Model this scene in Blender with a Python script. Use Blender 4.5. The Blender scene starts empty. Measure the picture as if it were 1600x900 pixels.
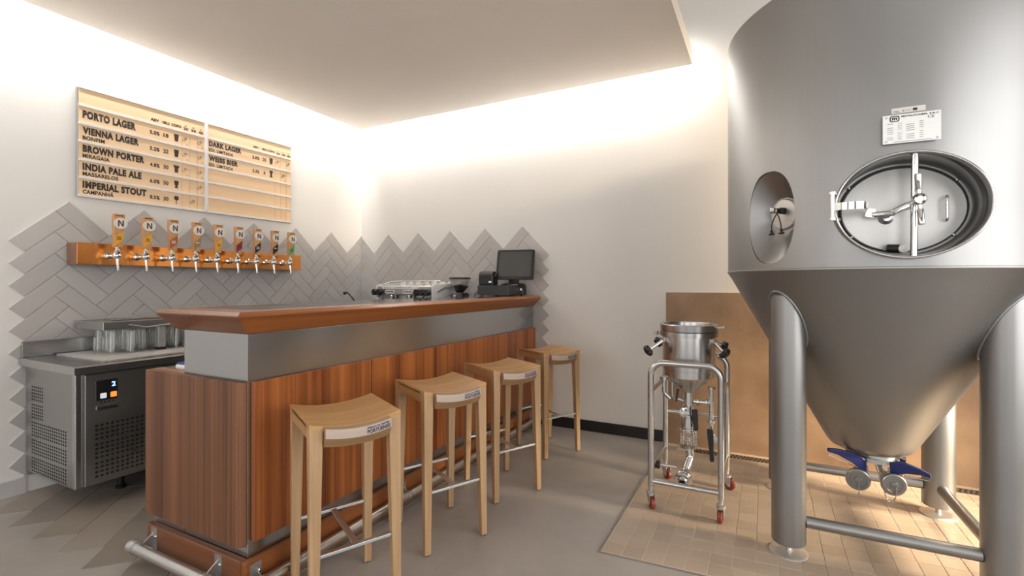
import bpy, bmesh, math, random
from mathutils import Vector, Matrix

random.seed(7)
sc = bpy.context.scene
C = sc.collection
PI = math.pi

# ------------------------------------------------------------------ camera
cam_d = bpy.data.cameras.new('camera')
cam = bpy.data.objects.new('camera', cam_d)
C.objects.link(cam)
cam.location = (4.2141, -3.9928, 1.3302)
cam.rotation_euler = (PI / 2, 0, 0.4545)
cam_d.sensor_width = 36.0
cam_d.lens = 36.0 * 730.0 / 1600.0
cam_d.shift_x = (800 - 837.5) / 1600.0
cam_d.shift_y = (442.34 - 450) / 1600.0
cam_d.clip_start = 0.05
sc.camera = cam

# ------------------------------------------------------------------ exposure, world, lights
sc.view_settings.view_transform = 'Standard'
sc.view_settings.look = 'None'
sc.view_settings.gamma = 1.0
sc.view_settings.use_curve_mapping = False
sc.view_settings.exposure = 0.12
sc.cycles.use_denoising = True
sc.cycles.max_bounces = 10
sc.cycles.diffuse_bounces = 5
sc.cycles.glossy_bounces = 5
sc.cycles.transmission_bounces = 8
sc.cycles.transparent_max_bounces = 32
sc.cycles.sample_clamp_indirect = 8.0
sc.cycles.caustics_reflective = False
sc.cycles.caustics_refractive = False

world = bpy.data.worlds.new('world')
sc.world = world
world.use_nodes = True
wn = world.node_tree.nodes
wn['Background'].inputs[0].default_value = (1.0, 0.985, 0.965, 1)
wn['Background'].inputs[1].default_value = 0.9

def area_light(name, loc, direction, sx, sy, power, color, spread=180):
    l = bpy.data.lights.new(name, 'AREA')
    l.shape = 'RECTANGLE'
    l.size, l.size_y = sx, sy
    l.energy = power
    l.color = color
    l.spread = math.radians(spread)
    o = bpy.data.objects.new(name, l)
    C.objects.link(o)
    o.location = loc
    o.rotation_euler = Vector(direction).to_track_quat('-Z', 'Y').to_euler()
    return o

COOL = (1.0, 0.965, 0.92)
WARM = (1.0, 0.80, 0.56)
# light coves: LED strips on the edge of the hung ceiling, washing the walls
area_light('cove_strip_light', (0.155, -3.58, 3.09), (-1, 0, -0.35), 6.8, 0.04, 95, COOL)
area_light('cove_strip_light', (1.94, -0.155, 3.09), (0, 1, -0.35), 3.5, 0.04, 42, COOL)
# fill lamps at windows added behind the camera; daylight from the tank side
area_light('window_fill_light', (2.0, -6.9, 1.75), (0, 1, 0.05), 2.6, 2.5, 30, (1, 0.98, 0.96))
area_light('window_fill_light', (5.4, -6.9, 1.75), (0, 1, 0.05), 2.8, 2.5, 30, (1, 0.98, 0.96))
area_light('window_fill_light', (7.4, -3.6, 1.9), (-1, 0, 0.0), 4.6, 2.8, 105, (1, 0.975, 0.95))
# warm spots above the brewing corner
def spot_light(name, loc, target, power, color, angle, blend=0.5, radius=0.05):
    l = bpy.data.lights.new(name, 'SPOT')
    l.energy = power
    l.color = color
    l.spot_size = math.radians(angle)
    l.spot_blend = blend
    l.shadow_soft_size = radius
    o = bpy.data.objects.new(name, l)
    C.objects.link(o)
    o.location = loc
    o.rotation_euler = (Vector(target) - Vector(loc)).to_track_quat('-Z', 'Y').to_euler()
    return o
spot_light('corner_spot_light', (6.2, -0.60, 3.2), (4.4, 0.0, 1.7), 520, WARM, 85, 0.6, 0.10)
spot_light('low_spot_light', (6.7, -1.05, 0.75), (4.55, -0.66, 0.0), 480, WARM, 62, 0.8, 0.16)

# ------------------------------------------------------------------ materials
def new_mat(name):
    m = bpy.data.materials.new(name)
    m.use_nodes = True
    nt = m.node_tree
    return m, nt, nt.nodes['Principled BSDF']

def N(nt, t, **kw):
    n = nt.nodes.new(t)
    for k, v in kw.items():
        setattr(n, k, v)
    return n

def coords(nt, scale=(1, 1, 1), kind='Object'):
    tc = N(nt, 'ShaderNodeTexCoord')
    mp = N(nt, 'ShaderNodeMapping')
    mp.inputs['Scale'].default_value = scale
    nt.links.new(tc.outputs[kind], mp.inputs['Vector'])
    return mp.outputs['Vector']

def plain(name, col, rough=0.5, metal=0.0, var=0.06, scale=8.0, bump=0.0, coat=0.0, spec=0.5):
    m, nt, b = new_mat(name)
    v = coords(nt)
    n = N(nt, 'ShaderNodeTexNoise')
    n.inputs['Scale'].default_value = scale
    n.inputs['Detail'].default_value = 4
    nt.links.new(v, n.inputs['Vector'])
    r = N(nt, 'ShaderNodeValToRGB')
    r.color_ramp.elements[0].position = 0.3
    r.color_ramp.elements[1].position = 0.7
    r.color_ramp.elements[0].color = tuple(c * (1 - var) for c in col) + (1,)
    r.color_ramp.elements[1].color = tuple(min(1, c * (1 + var)) for c in col) + (1,)
    nt.links.new(n.outputs['Fac'], r.inputs['Fac'])
    nt.links.new(r.outputs['Color'], b.inputs['Base Color'])
    b.inputs['Roughness'].default_value = rough
    b.inputs['Metallic'].default_value = metal
    b.inputs['Specular IOR Level'].default_value = spec
    if coat:
        b.inputs['Coat Weight'].default_value = coat
        b.inputs['Coat Roughness'].default_value = 0.1
    if bump:
        bp = N(nt, 'ShaderNodeBump')
        bp.inputs['Strength'].default_value = bump
        bp.inputs['Distance'].default_value = 0.004
        nt.links.new(n.outputs['Fac'], bp.inputs['Height'])
        nt.links.new(bp.outputs['Normal'], b.inputs['Normal'])
    return m

def wood(name, dark, light, grain='Z', freq=38.0, stretch=0.035, rough=0.42, contrast=(0.35, 0.65), coat=0.0, mid=None):
    """streaky grain running along one object axis"""
    m, nt, b = new_mat(name)
    s = [freq, freq, freq]
    s['XYZ'.index(grain)] = freq * stretch
    v = coords(nt, s)
    n = N(nt, 'ShaderNodeTexNoise')
    n.inputs['Scale'].default_value = 1.0
    n.inputs['Detail'].default_value = 5
    n.inputs['Roughness'].default_value = 0.6
    n.inputs['Distortion'].default_value = 0.35
    nt.links.new(v, n.inputs['Vector'])
    s2 = [freq * 0.16] * 3
    s2['XYZ'.index(grain)] = freq * stretch * 0.25
    v2 = coords(nt, s2)
    n2 = N(nt, 'ShaderNodeTexNoise')
    n2.inputs['Scale'].default_value = 1.0
    n2.inputs['Detail'].default_value = 2
    nt.links.new(v2, n2.inputs['Vector'])
    mx = N(nt, 'ShaderNodeMath', operation='MULTIPLY_ADD')
    mx.inputs[1].default_value = 0.45
    nt.links.new(n2.outputs['Fac'], mx.inputs[0])
    mx2 = N(nt, 'ShaderNodeMath', operation='MULTIPLY')
    mx2.inputs[1].default_value = 0.55
    nt.links.new(n.outputs['Fac'], mx2.inputs[0])
    nt.links.new(mx2.outputs[0], mx.inputs[2])
    r = N(nt, 'ShaderNodeValToRGB')
    r.color_ramp.elements[0].position = contrast[0]
    r.color_ramp.elements[1].position = contrast[1]
    r.color_ramp.elements[0].color = dark + (1,)
    r.color_ramp.elements[1].color = light + (1,)
    nt.links.new(mx.outputs[0], r.inputs['Fac'])
    nt.links.new(r.outputs['Color'], b.inputs['Base Color'])
    b.inputs['Roughness'].default_value = rough
    if coat:
        b.inputs['Coat Weight'].default_value = coat
        b.inputs['Coat Roughness'].default_value = 0.15
    bp = N(nt, 'ShaderNodeBump')
    bp.inputs['Strength'].default_value = 0.08
    bp.inputs['Distance'].default_value = 0.002
    nt.links.new(n.outputs['Fac'], bp.inputs['Height'])
    nt.links.new(bp.outputs['Normal'], b.inputs['Normal'])
    return m

def steel(name, col=(0.62, 0.62, 0.61), rough=0.28, grain=None, cloud=0.0, var=0.04):
    m, nt, b = new_mat(name)
    b.inputs['Metallic'].default_value = 1.0
    s = [6, 6, 6]
    if grain:
        s = [160, 160, 160]
        s['XYZ'.index(grain)] = 2.0
    v = coords(nt, s)
    n = N(nt, 'ShaderNodeTexNoise')
    n.inputs['Scale'].default_value = 1.0
    n.inputs['Detail'].default_value = 4
    nt.links.new(v, n.inputs['Vector'])
    r = N(nt, 'ShaderNodeValToRGB')
    r.color_ramp.elements[0].color = tuple(c * (1 - var) for c in col) + (1,)
    r.color_ramp.elements[1].color = tuple(min(1, c * (1 + var)) for c in col) + (1,)
    nt.links.new(n.outputs['Fac'], r.inputs['Fac'])
    nt.links.new(r.outputs['Color'], b.inputs['Base Color'])
    v2 = coords(nt, (3, 3, 3))
    n2 = N(nt, 'ShaderNodeTexNoise')
    n2.inputs['Scale'].default_value = 1.0
    n2.inputs['Detail'].default_value = 3
    nt.links.new(v2, n2.inputs['Vector'])
    mr = N(nt, 'ShaderNodeMapRange')
    mr.inputs['From Min'].default_value = 0.3
    mr.inputs['From Max'].default_value = 0.7
    mr.inputs['To Min'].default_value = max(0.02, rough - cloud)
    mr.inputs['To Max'].default_value = rough + cloud
    nt.links.new(n2.outputs['Fac'], mr.inputs['Value'])
    nt.links.new(mr.outputs['Result'], b.inputs['Roughness'])
    return m

def per_tile(name, a, c, rough, noise_scale=6.0, bump=0.0):
    """every tile of the mesh gets its own tone between two colours"""
    m, nt, b = new_mat(name)
    g = N(nt, 'ShaderNodeNewGeometry')
    v = coords(nt)
    n = N(nt, 'ShaderNodeTexNoise')
    n.inputs['Scale'].default_value = noise_scale
    n.inputs['Detail'].default_value = 6
    nt.links.new(v, n.inputs['Vector'])
    ad = N(nt, 'ShaderNodeMath', operation='ADD')
    nt.links.new(g.outputs['Random Per Island'], ad.inputs[0])
    nt.links.new(n.outputs['Fac'], ad.inputs[1])
    mr = N(nt, 'ShaderNodeMath', operation='MULTIPLY')
    mr.inputs[1].default_value = 0.5
    nt.links.new(ad.outputs[0], mr.inputs[0])
    r = N(nt, 'ShaderNodeValToRGB')
    r.color_ramp.elements[0].position = 0.15
    r.color_ramp.elements[1].position = 0.85
    r.color_ramp.elements[0].color = a + (1,)
    r.color_ramp.elements[1].color = c + (1,)
    nt.links.new(mr.outputs[0], r.inputs['Fac'])
    nt.links.new(r.outputs['Color'], b.inputs['Base Color'])
    b.inputs['Roughness'].default_value = rough
    if bump:
        bp = N(nt, 'ShaderNodeBump')
        bp.inputs['Strength'].default_value = bump
        bp.inputs['Distance'].default_value = 0.003
        nt.links.new(n.outputs['Fac'], bp.inputs['Height'])
        nt.links.new(bp.outputs['Normal'], b.inputs['Normal'])
    return m

def blotchy(name, a, mid, c, rough, scale=1.2, bump=0.05):
    m, nt, b = new_mat(name)
    v = coords(nt)
    n = N(nt, 'ShaderNodeTexNoise')
    n.inputs['Scale'].default_value = scale
    n.inputs['Detail'].default_value = 9
    n.inputs['Roughness'].default_value = 0.62
    n.inputs['Distortion'].default_value = 0.3
    nt.links.new(v, n.inputs['Vector'])
    r = N(nt, 'ShaderNodeValToRGB')
    e = r.color_ramp.elements
    e[0].position, e[1].position = 0.32, 0.70
    e[0].color, e[1].color = a + (1,), c + (1,)
    k = e.new(0.5)
    k.color = mid + (1,)
    nt.links.new(n.outputs['Fac'], r.inputs['Fac'])
    nt.links.new(r.outputs['Color'], b.inputs['Base Color'])
    b.inputs['Roughness'].default_value = rough
    n3 = N(nt, 'ShaderNodeTexNoise')
    n3.inputs['Scale'].default_value = 60
    nt.links.new(v, n3.inputs['Vector'])
    bp = N(nt, 'ShaderNodeBump')
    bp.inputs['Strength'].default_value = bump
    bp.inputs['Distance'].default_value = 0.003
    nt.links.new(n3.outputs['Fac'], bp.inputs['Height'])
    nt.links.new(bp.outputs['Normal'], b.inputs['Normal'])
    return m

def glass(name, col=(0.96, 0.98, 0.97), rough=0.02, ior=1.45):
    m, nt, b = new_mat(name)
    b.inputs['Base Color'].default_value = col + (1,)
    b.inputs['Transmission Weight'].default_value = 1.0
    b.inputs['Roughness'].default_value = rough
    b.inputs['IOR'].default_value = ior
    return m

def glow(name, col, strength):
    m, nt, b = new_mat(name)
    b.inputs['Base Color'].default_value = (0.02, 0.02, 0.02, 1)
    b.inputs['Emission Color'].default_value = col + (1,)
    b.inputs['Emission Strength'].default_value = strength
    return m

def thin_glass(name, tint=(0.975, 0.98, 0.972), most=0.6):
    m = bpy.data.materials.new(name)
    m.use_nodes = True
    nt = m.node_tree
    nt.nodes.remove(nt.nodes['Principled BSDF'])
    tr = N(nt, 'ShaderNodeBsdfTransparent')
    tr.inputs['Color'].default_value = tint + (1,)
    gl = N(nt, 'ShaderNodeBsdfGlossy')
    gl.inputs['Roughness'].default_value = 0.06
    lw = N(nt, 'ShaderNodeLayerWeight')
    lw.inputs['Blend'].default_value = 0.42
    mr = N(nt, 'ShaderNodeMapRange')
    mr.inputs['To Min'].default_value = 0.05
    mr.inputs['To Max'].default_value = most
    nt.links.new(lw.outputs['Facing'], mr.inputs['Value'])
    mx = N(nt, 'ShaderNodeMixShader')
    nt.links.new(mr.outputs['Result'], mx.inputs['Fac'])
    nt.links.new(tr.outputs[0], mx.inputs[1])
    nt.links.new(gl.outputs[0], mx.inputs[2])
    nt.links.new(mx.outputs[0], nt.nodes['Material Output'].inputs['Surface'])
    return m

M = {}
M['wall'] = plain('white_plaster', (0.80, 0.785, 0.76), 0.85, var=0.012, scale=2.0, bump=0.02)
M['far_wall'] = plain('grey_shop_wall', (0.16, 0.15, 0.14), 0.85, var=0.03, scale=2.0)  # unseen walls, darkened to dim what the tank and counter reflect
M['soffit'] = plain('ceiling_paint', (0.79, 0.73, 0.665), 0.9, var=0.012, scale=1.5)
M['concrete'] = blotchy('polished_concrete', (0.30, 0.275, 0.25), (0.37, 0.34, 0.312), (0.44, 0.41, 0.38), 0.36, 1.1)
M['floor_big_tile'] = per_tile('stone_floor_tile', (0.19, 0.165, 0.142), (0.36, 0.31, 0.265), 0.42, 3.0, 0.05)
M['floor_small_tile'] = per_tile('beige_floor_tile', (0.42, 0.335, 0.255), (0.52, 0.42, 0.325), 0.38, 5.0, 0.05)
M['grout'] = plain('beige_grout', (0.64, 0.56, 0.47), 0.9)
M['wall_tile'] = per_tile('grey_wall_tile', (0.47, 0.445, 0.43), (0.55, 0.525, 0.51), 0.30, 2.0)
M['brown_panel'] = blotchy('brown_wall_panel', (0.235, 0.145, 0.085), (0.315, 0.20, 0.12), (0.40, 0.265, 0.165), 0.55, 2.2)
M['black_base'] = plain('black_baseboard', (0.012, 0.011, 0.011), 0.4)
M['grey_base'] = plain('pale_grey_baseboard', (0.55, 0.54, 0.53), 0.6)
M['mahogany'] = wood('mahogany_front', (0.13, 0.030, 0.008), (0.52, 0.17, 0.042), 'Z', 62, 0.010, 0.36, (0.34, 0.66), coat=0.15)
M['walnut'] = wood('brown_veneer', (0.075, 0.027, 0.011), (0.24, 0.10, 0.045), 'Z', 85, 0.006, 0.55, (0.38, 0.62))
M['edge_y'] = wood('counter_edge_wood', (0.18, 0.052, 0.014), (0.40, 0.14, 0.038), 'Y', 34, 0.03, 0.35, (0.3, 0.7), coat=0.25)
M['edge_x'] = wood('counter_end_wood', (0.15, 0.05, 0.018), (0.30, 0.115, 0.045), 'X', 26, 0.03, 0.35, (0.3, 0.7), coat=0.25)
M['disc'] = steel('pale_foot_disc', (0.85, 0.85, 0.84), 0.5, None, 0.04)
M['valve_steel'] = steel('dull_valve_steel', (0.36, 0.36, 0.355), 0.36, None, 0.04)
M['end_cap_wood'] = wood('light_brown_ledge', (0.28, 0.12, 0.05), (0.45, 0.22, 0.10), 'X', 40, 0.03, 0.4)
M['oak'] = wood('oiled_oak', (0.36, 0.21, 0.10), (0.62, 0.42, 0.24), 'Z', 40, 0.05, 0.45, (0.3, 0.72))
M['oak_x'] = wood('oiled_oak_seat', (0.42, 0.22, 0.08), (0.66, 0.40, 0.17), 'X', 34, 0.05, 0.42, (0.3, 0.72))
M['oak_y'] = wood('oiled_oak_rail', (0.38, 0.205, 0.085), (0.56, 0.34, 0.16), 'Y', 30, 0.05, 0.45, (0.3, 0.72))
M['oak_dark'] = wood('oak_under_edge', (0.26, 0.15, 0.07), (0.40, 0.25, 0.12), 'X', 30, 0.05, 0.45, (0.3, 0.72))
M['pale_end'] = wood('pale_planed_oak', (0.42, 0.33, 0.27), (0.58, 0.47, 0.40), 'X', 26, 0.06, 0.5, (0.3, 0.72))
M['birch'] = wood('birch_plywood', (0.74, 0.50, 0.29), (0.88, 0.66, 0.43), 'Y', 30, 0.03, 0.5, (0.25, 0.75))
M['handle_wood'] = wood('tap_handle_wood', (0.42, 0.19, 0.07), (0.66, 0.36, 0.16), 'Z', 60, 0.05, 0.42, (0.3, 0.7))
M['steel'] = steel('brushed_steel', (0.58, 0.58, 0.575), 0.40, 'Z', 0.04)
M['steel_band'] = steel('galvanised_band', (0.46, 0.47, 0.48), 0.22, None, 0.0, 0.02)
M['steel_fridge'] = steel('fridge_steel', (0.40, 0.40, 0.395), 0.33, 'Z', 0.04)
M['steel_top'] = steel('worktop_steel', (0.50, 0.50, 0.50), 0.24, 'Y', 0.04)
M['tank'] = steel('tank_steel', (0.345, 0.345, 0.343), 0.42, 'Z', 0.03, 0.03)
M['chrome'] = steel('polished_steel', (0.72, 0.72, 0.71), 0.12, None, 0.02)
M['tube'] = steel('satin_steel_tube', (0.56, 0.56, 0.56), 0.26, None, 0.03)
M['rail'] = steel('satin_foot_rail', (0.72, 0.72, 0.72), 0.30, None, 0.02)
M['zinc'] = steel('zinc_bar', (0.62, 0.68, 0.70), 0.36, None, 0.05)
M['copper'] = steel('copper_sheet', (0.88, 0.36, 0.10), 0.17, None, 0.02)
M['copper_end'] = steel('copper_end_sheet', (0.55, 0.30, 0.20), 0.38, None, 0.05)
M['black'] = plain('black_plastic', (0.012, 0.012, 0.013), 0.32)
M['black_matt'] = plain('black_matt', (0.02, 0.02, 0.02), 0.6)
M['charcoal'] = plain('charcoal_metal', (0.028, 0.028, 0.03), 0.42)
M['hole'] = plain('vent_shadow_black', (0.004, 0.004, 0.004), 0.9)
M['screen'] = plain('dark_screen', (0.065, 0.065, 0.064), 0.30)
M['white'] = plain('white_enamel', (0.90, 0.90, 0.89), 0.3)
M['porcelain'] = plain('white_porcelain', (0.84, 0.83, 0.80), 0.2)
M['offwhite'] = plain('white_frame_paint', (0.74, 0.71, 0.68), 0.5)
M['ink'] = plain('black_ink', (0.022, 0.018, 0.015), 0.6)
M['brown_ink'] = plain('brown_ink', (0.14, 0.055, 0.02), 0.6)
M['blue_ink'] = plain('dark_blue_ink', (0.018, 0.03, 0.10), 0.6)
M['grey_ink'] = plain('grey_ink', (0.30, 0.30, 0.30), 0.5)
M['stone'] = plain('dark_polished_stone', (0.10, 0.10, 0.10), 0.09, var=0.35, scale=180)
M['glass'] = thin_glass('clear_glass')
M['hopper'] = thin_glass('smoked_clear_plastic', (0.93, 0.93, 0.93), 0.35)
M['beans'] = plain('coffee_beans', (0.012, 0.009, 0.007), 0.45, var=0.5, scale=90, bump=0.6)
M['mat'] = plain('speckled_bar_mat', (0.50, 0.48, 0.46), 0.7, var=0.45, scale=160, bump=0.6)
M['blue'] = plain('blue_rubber', (0.008, 0.018, 0.13), 0.42)
M['red_wheel'] = plain('red_polyurethane', (0.21, 0.035, 0.022), 0.45)
M['yellow'] = plain('yellow_label', (0.80, 0.40, 0.025), 0.5)
M['terracotta'] = plain('terracotta_label', (0.42, 0.10, 0.025), 0.5)
M['taupe'] = plain('taupe_label', (0.30, 0.21, 0.12), 0.5)
M['wine'] = plain('wine_red_label', (0.22, 0.012, 0.045), 0.5)
M['green'] = plain('green_label', (0.10, 0.36, 0.12), 0.5)
M['plate'] = steel('engraved_plate', (0.86, 0.86, 0.85), 0.50, 'X', 0.05)
M['cloth'] = plain('white_packet', (0.80, 0.80, 0.80), 0.5)
M['navy'] = plain('blue_print', (0.02, 0.06, 0.30), 0.5)
M['digit'] = glow('blue_digit', (0.12, 0.22, 1.0), 6.0)
M['orange_lit'] = glow('lit_orange_button', (1.0, 0.22, 0.03), 1.6)
M['white_lit'] = glow('lit_white_button', (0.9, 0.9, 0.9), 0.7)

# ------------------------------------------------------------------ mesh building helpers
OFF = {}

class MB:
    def __init__(s):
        s.bm = bmesh.new()

    def face(s, vs):
        try:
            return s.bm.faces.new(vs)
        except ValueError:
            return None

    def mesh(s, verts, faces):
        vs = [s.bm.verts.new(v) for v in verts]
        for f in faces:
            s.face([vs[i] for i in f])
        return s

    def box(s, lo, hi):
        x0, y0, z0 = lo
        x1, y1, z1 = hi
        v = [(x0, y0, z0), (x1, y0, z0), (x1, y1, z0), (x0, y1, z0), (x0, y0, z1), (x1, y0, z1), (x1, y1, z1), (x0, y1, z1)]
        return s.mesh(v, [(0, 3, 2, 1), (4, 5, 6, 7), (0, 1, 5, 4), (1, 2, 6, 5), (2, 3, 7, 6), (3, 0, 4, 7)])

    def hexa(s, a, b):
        """a, b: two rings of four corners"""
        return s.mesh(list(a) + list(b), [(3, 2, 1, 0), (4, 5, 6, 7), (0, 1, 5, 4), (1, 2, 6, 5), (2, 3, 7, 6), (3, 0, 4, 7)])

    def loft(s, rings, cap0=True, cap1=True, closed=False):
        R = [[s.bm.verts.new(p) for p in ring] for ring in rings]
        n = len(R[0])
        pairs = list(zip(R[:-1], R[1:]))
        if closed:
            pairs.append((R[-1], R[0]))
        for a, b in pairs:
            for i in range(n):
                j = (i + 1) % n
                s.face([a[i], a[j], b[j], b[i]])
        if not closed:
            if cap0:
                s.face(R[0][::-1])
            if cap1:
                s.face(R[-1])
        return s

    def prism(s, pts, fn, w0, w1):
        """2D outline pts extruded between w0 and w1; fn(u, v, w) -> point"""
        return s.loft([[fn(u, v, w0) for u, v in pts], [fn(u, v, w1) for u, v in pts]])

    def lathe(s, prof, o=(0, 0, 0), ax=(0, 0, 1), seg=40, cap0=True, cap1=True):
        ax = Vector(ax).normalized()
        q = Vector((0, 0, 1)).rotation_difference(ax)
        o = Vector(o)
        rings = []
        for r, z in prof:
            rings.append([o + q @ Vector((r * math.cos(2 * PI * i / seg), r * math.sin(2 * PI * i / seg), z)) for i in range(seg)])
        return s.loft(rings, cap0, cap1)

    def cyl(s, p0, p1, r0, r1=None, seg=24):
        p0, p1 = Vector(p0), Vector(p1)
        r1 = r0 if r1 is None else r1
        return s.lathe([(r0, 0), (r1, (p1 - p0).length)], p0, p1 - p0, seg)

    def tube(s, pts, r, seg=14, closed=False, radii=None):
        P = [Vector(p) for p in pts]
        n = len(P)
        T = []
        for i in range(n):
            a = P[i - 1] if (i > 0 or closed) else P[i]
            b = P[(i + 1) % n] if (i < n - 1 or closed) else P[i]
            T.append((b - a).normalized())
        up = Vector((0, 0, 1)) if abs(T[0].z) < 0.9 else Vector((1, 0, 0))
        u = T[0].cross(up).normalized()
        rings = []
        for i in range(n):
            if i > 0:
                u = (T[i - 1].rotation_difference(T[i])) @ u
            u = (u - T[i] * u.dot(T[i])).normalized()
            w = T[i].cross(u)
            rr = radii[i] if radii else r
            rings.append([P[i] + (u * math.cos(2 * PI * k / seg) + w * math.sin(2 * PI * k / seg)) * rr for k in range(seg)])
        return s.loft(rings, closed=closed)

    def ball(s, c, r, sx=1, sy=1, sz=1, seg=20, rows=12):
        c = Vector(c)
        prof = []
        rings = []
        for j in range(1, rows):
            a = PI * j / rows
            rings.append([c + Vector((r * sx * math.sin(a) * math.cos(2 * PI * i / seg), r * sy * math.sin(a) * math.sin(2 * PI * i / seg), -r * sz * math.cos(a))) for i in range(seg)])
        return s.loft(rings)

    def bar(s, p0, p1, w, h, up=(0, 0, 1)):
        """straight bar of rectangular section"""
        p0, p1 = Vector(p0), Vector(p1)
        t = (p1 - p0).normalized()
        side = t.cross(Vector(up)).normalized()
        v = side.cross(t).normalized()
        q = lambda p: [p - side * w / 2 - v * h / 2, p + side * w / 2 - v * h / 2, p + side * w / 2 + v * h / 2, p - side * w / 2 + v * h / 2]
        return s.hexa(q(p0), q(p1))

    def build(s, name, mat, parent=None, smooth=None, bevel=None, loc=None, segs=2):
        bmesh.ops.remove_doubles(s.bm, verts=s.bm.verts, dist=1e-6)
        bmesh.ops.recalc_face_normals(s.bm, faces=s.bm.faces)
        off = Vector(OFF.get(parent.name, (0, 0, 0))) if parent else Vector(loc or (0, 0, 0))
        for v in s.bm.verts:
            v.co -= off
        me = bpy.data.meshes.new(name)
        s.bm.to_mesh(me)
        s.bm.free()
        me.materials.append(mat)
        o = bpy.data.objects.new(name, me)
        C.objects.link(o)
        if parent:
            o.parent = parent
            OFF[o.name] = tuple(off)
        else:
            o.location = off
            OFF[o.name] = tuple(off)
        if smooth:
            me.polygons.foreach_set('use_smooth', [True] * len(me.polygons))
            me.set_sharp_from_angle(angle=math.radians(smooth))
        if bevel:
            md = o.modifiers.new('edge', 'BEVEL')
            md.width = bevel
            md.segments = segs
            md.limit_method = 'ANGLE'
            md.angle_limit = math.radians(40)
        return o

def tag(o, label, cat, group=None):
    o['label'] = label
    o['category'] = cat
    if group:
        o['group'] = group
    return o

def thing(name, label, cat, loc=(0, 0, 0), group=None):
    o = bpy.data.objects.new(name, None)
    o.empty_display_size = 0.1
    C.objects.link(o)
    o.location = loc
    OFF[o.name] = tuple(loc)
    return tag(o, label, cat, group)

def struct(o):
    o['kind'] = 'structure'
    return o

def kids(o):
    return [c for c in list(C.objects) if c.parent == o]

def copy_tree(o, parent=None):
    c = o.copy()
    C.objects.link(c)
    if parent:
        c.parent = parent
    for ch in kids(o):
        copy_tree(ch, c)
    return c

def round_path(pts, r, n=7):
    """polyline with rounded corners"""
    P = [Vector(p) for p in pts]
    out = [P[0]]
    for i in range(1, len(P) - 1):
        a, b, c = P[i - 1], P[i], P[i + 1]
        d0, d1 = (a - b).normalized(), (c - b).normalized()
        ang = d0.angle(d1)
        t = min(r / math.tan(ang / 2), (a - b).length * 0.49, (c - b).length * 0.49)
        rr = t * math.tan(ang / 2)
        cen = b + (d0 + d1).normalized() * (rr / math.sin(ang / 2))
        s0, s1 = b + d0 * t - cen, b + d1 * t - cen
        tot = s0.angle(s1)
        axis = s0.cross(s1).normalized()
        for k in range(n + 1):
            out.append(cen + Matrix.Rotation(tot * k / n, 3, axis) @ s0)
    out.append(P[-1])
    return out

def clip(poly, a, b, c):
    """keep the part of a convex 2D polygon where a*x + b*y >= c"""
    out = []
    n = len(poly)
    for i in range(n):
        p, q = poly[i], poly[(i + 1) % n]
        dp, dq = a * p[0] + b * p[1] - c, a * q[0] + b * q[1] - c
        if dp >= 0:
            out.append(p)
        if dp * dq < 0:
            t = dp / (dp - dq)
            out.append((p[0] + (q[0] - p[0]) * t, p[1] + (q[1] - p[1]) * t))
    return out

def inset(poly, d):
    n = len(poly)
    cx = sum(p[0] for p in poly) / n
    cy = sum(p[1] for p in poly) / n
    area = sum(poly[i][0] * poly[(i + 1) % n][1] - poly[(i + 1) % n][0] * poly[i][1] for i in range(n))
    if area < 0:
        poly = poly[::-1]
    out = list(poly)
    base = list(poly)
    for i in range(n):
        p, q = base[i], base[(i + 1) % n]
        ex, ey = q[0] - p[0], q[1] - p[1]
        L = math.hypot(ex, ey)
        if L < 1e-6:
            continue
        nx, ny = -ey / L, ex / L
        out = clip(out, nx, ny, nx * p[0] + ny * p[1] + d)
        if len(out) < 3:
            return []
    return out

FONT_CACHE = {}
def text_geo(string, bold=0.0, shear=0.0):
    key = (string, bold, shear)
    if key not in FONT_CACHE:
        cu = bpy.data.curves.new('lettering', 'FONT')
        cu.body = string
        cu.offset = bold
        cu.shear = shear
        cu.resolution_u = 3
        cu.space_character = 1.0 + 2.2 * bold
        cu.fill_mode = 'BOTH'
        cu.extrude = 0.02
        to = bpy.data.objects.new('lettering', cu)
        C.objects.link(to)
        dg = bpy.context.evaluated_depsgraph_get()
        me = bpy.data.meshes.new_from_object(to.evaluated_get(dg))
        vs = [tuple(v.co) for v in me.vertices]
        fs = [tuple(p.vertices) for p in me.polygons]
        bpy.data.objects.remove(to)
        bpy.data.curves.remove(cu)
        bpy.data.meshes.remove(me)
        FONT_CACHE[key] = (vs, fs)
    return FONT_CACHE[key]

def add_text(mb, string, fn, u0, v0, height, width=None, thick=0.001, bold=0.02, align='L', shear=0.0, rot=0.0):
    """lettering on a surface; fn(u, v, w) -> point; the cap height is `height`, bottom left at (u0, v0)"""
    vs, fs = text_geo(string, bold, shear)
    _, _ = 0, 0
    xs = [v[0] for v in vs]
    hv, _f = text_geo('H', bold, shear)
    hy = [v[1] for v in hv]
    base, cap = min(hy), max(hy)
    k = height / (cap - base)
    x0, x1 = min(xs), max(xs)
    kx = (width / (x1 - x0)) if width else k
    w = (x1 - x0) * kx
    sh = {'L': 0, 'C': -w / 2, 'R': -w}[align]
    cr, sr = math.cos(rot), math.sin(rot)
    P = []
    for x, y, z in vs:
        a, b = (x - x0) * kx + sh, (y - base) * k
        P.append(fn(u0 + a * cr - b * sr, v0 + a * sr + b * cr, thick if z > 0 else 0.0))
    mb.mesh(P, fs)
    return w

def on_left(x):
    return lambda u, v, w: (x + w, u, v)        # the left wall: u runs along +y, v is height

def ellipse(a, b, n=64, u0=0, v0=0):
    return [(u0 + a * math.cos(2 * PI * i / n), v0 + b * math.sin(2 * PI * i / n)) for i in range(n)]

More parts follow.
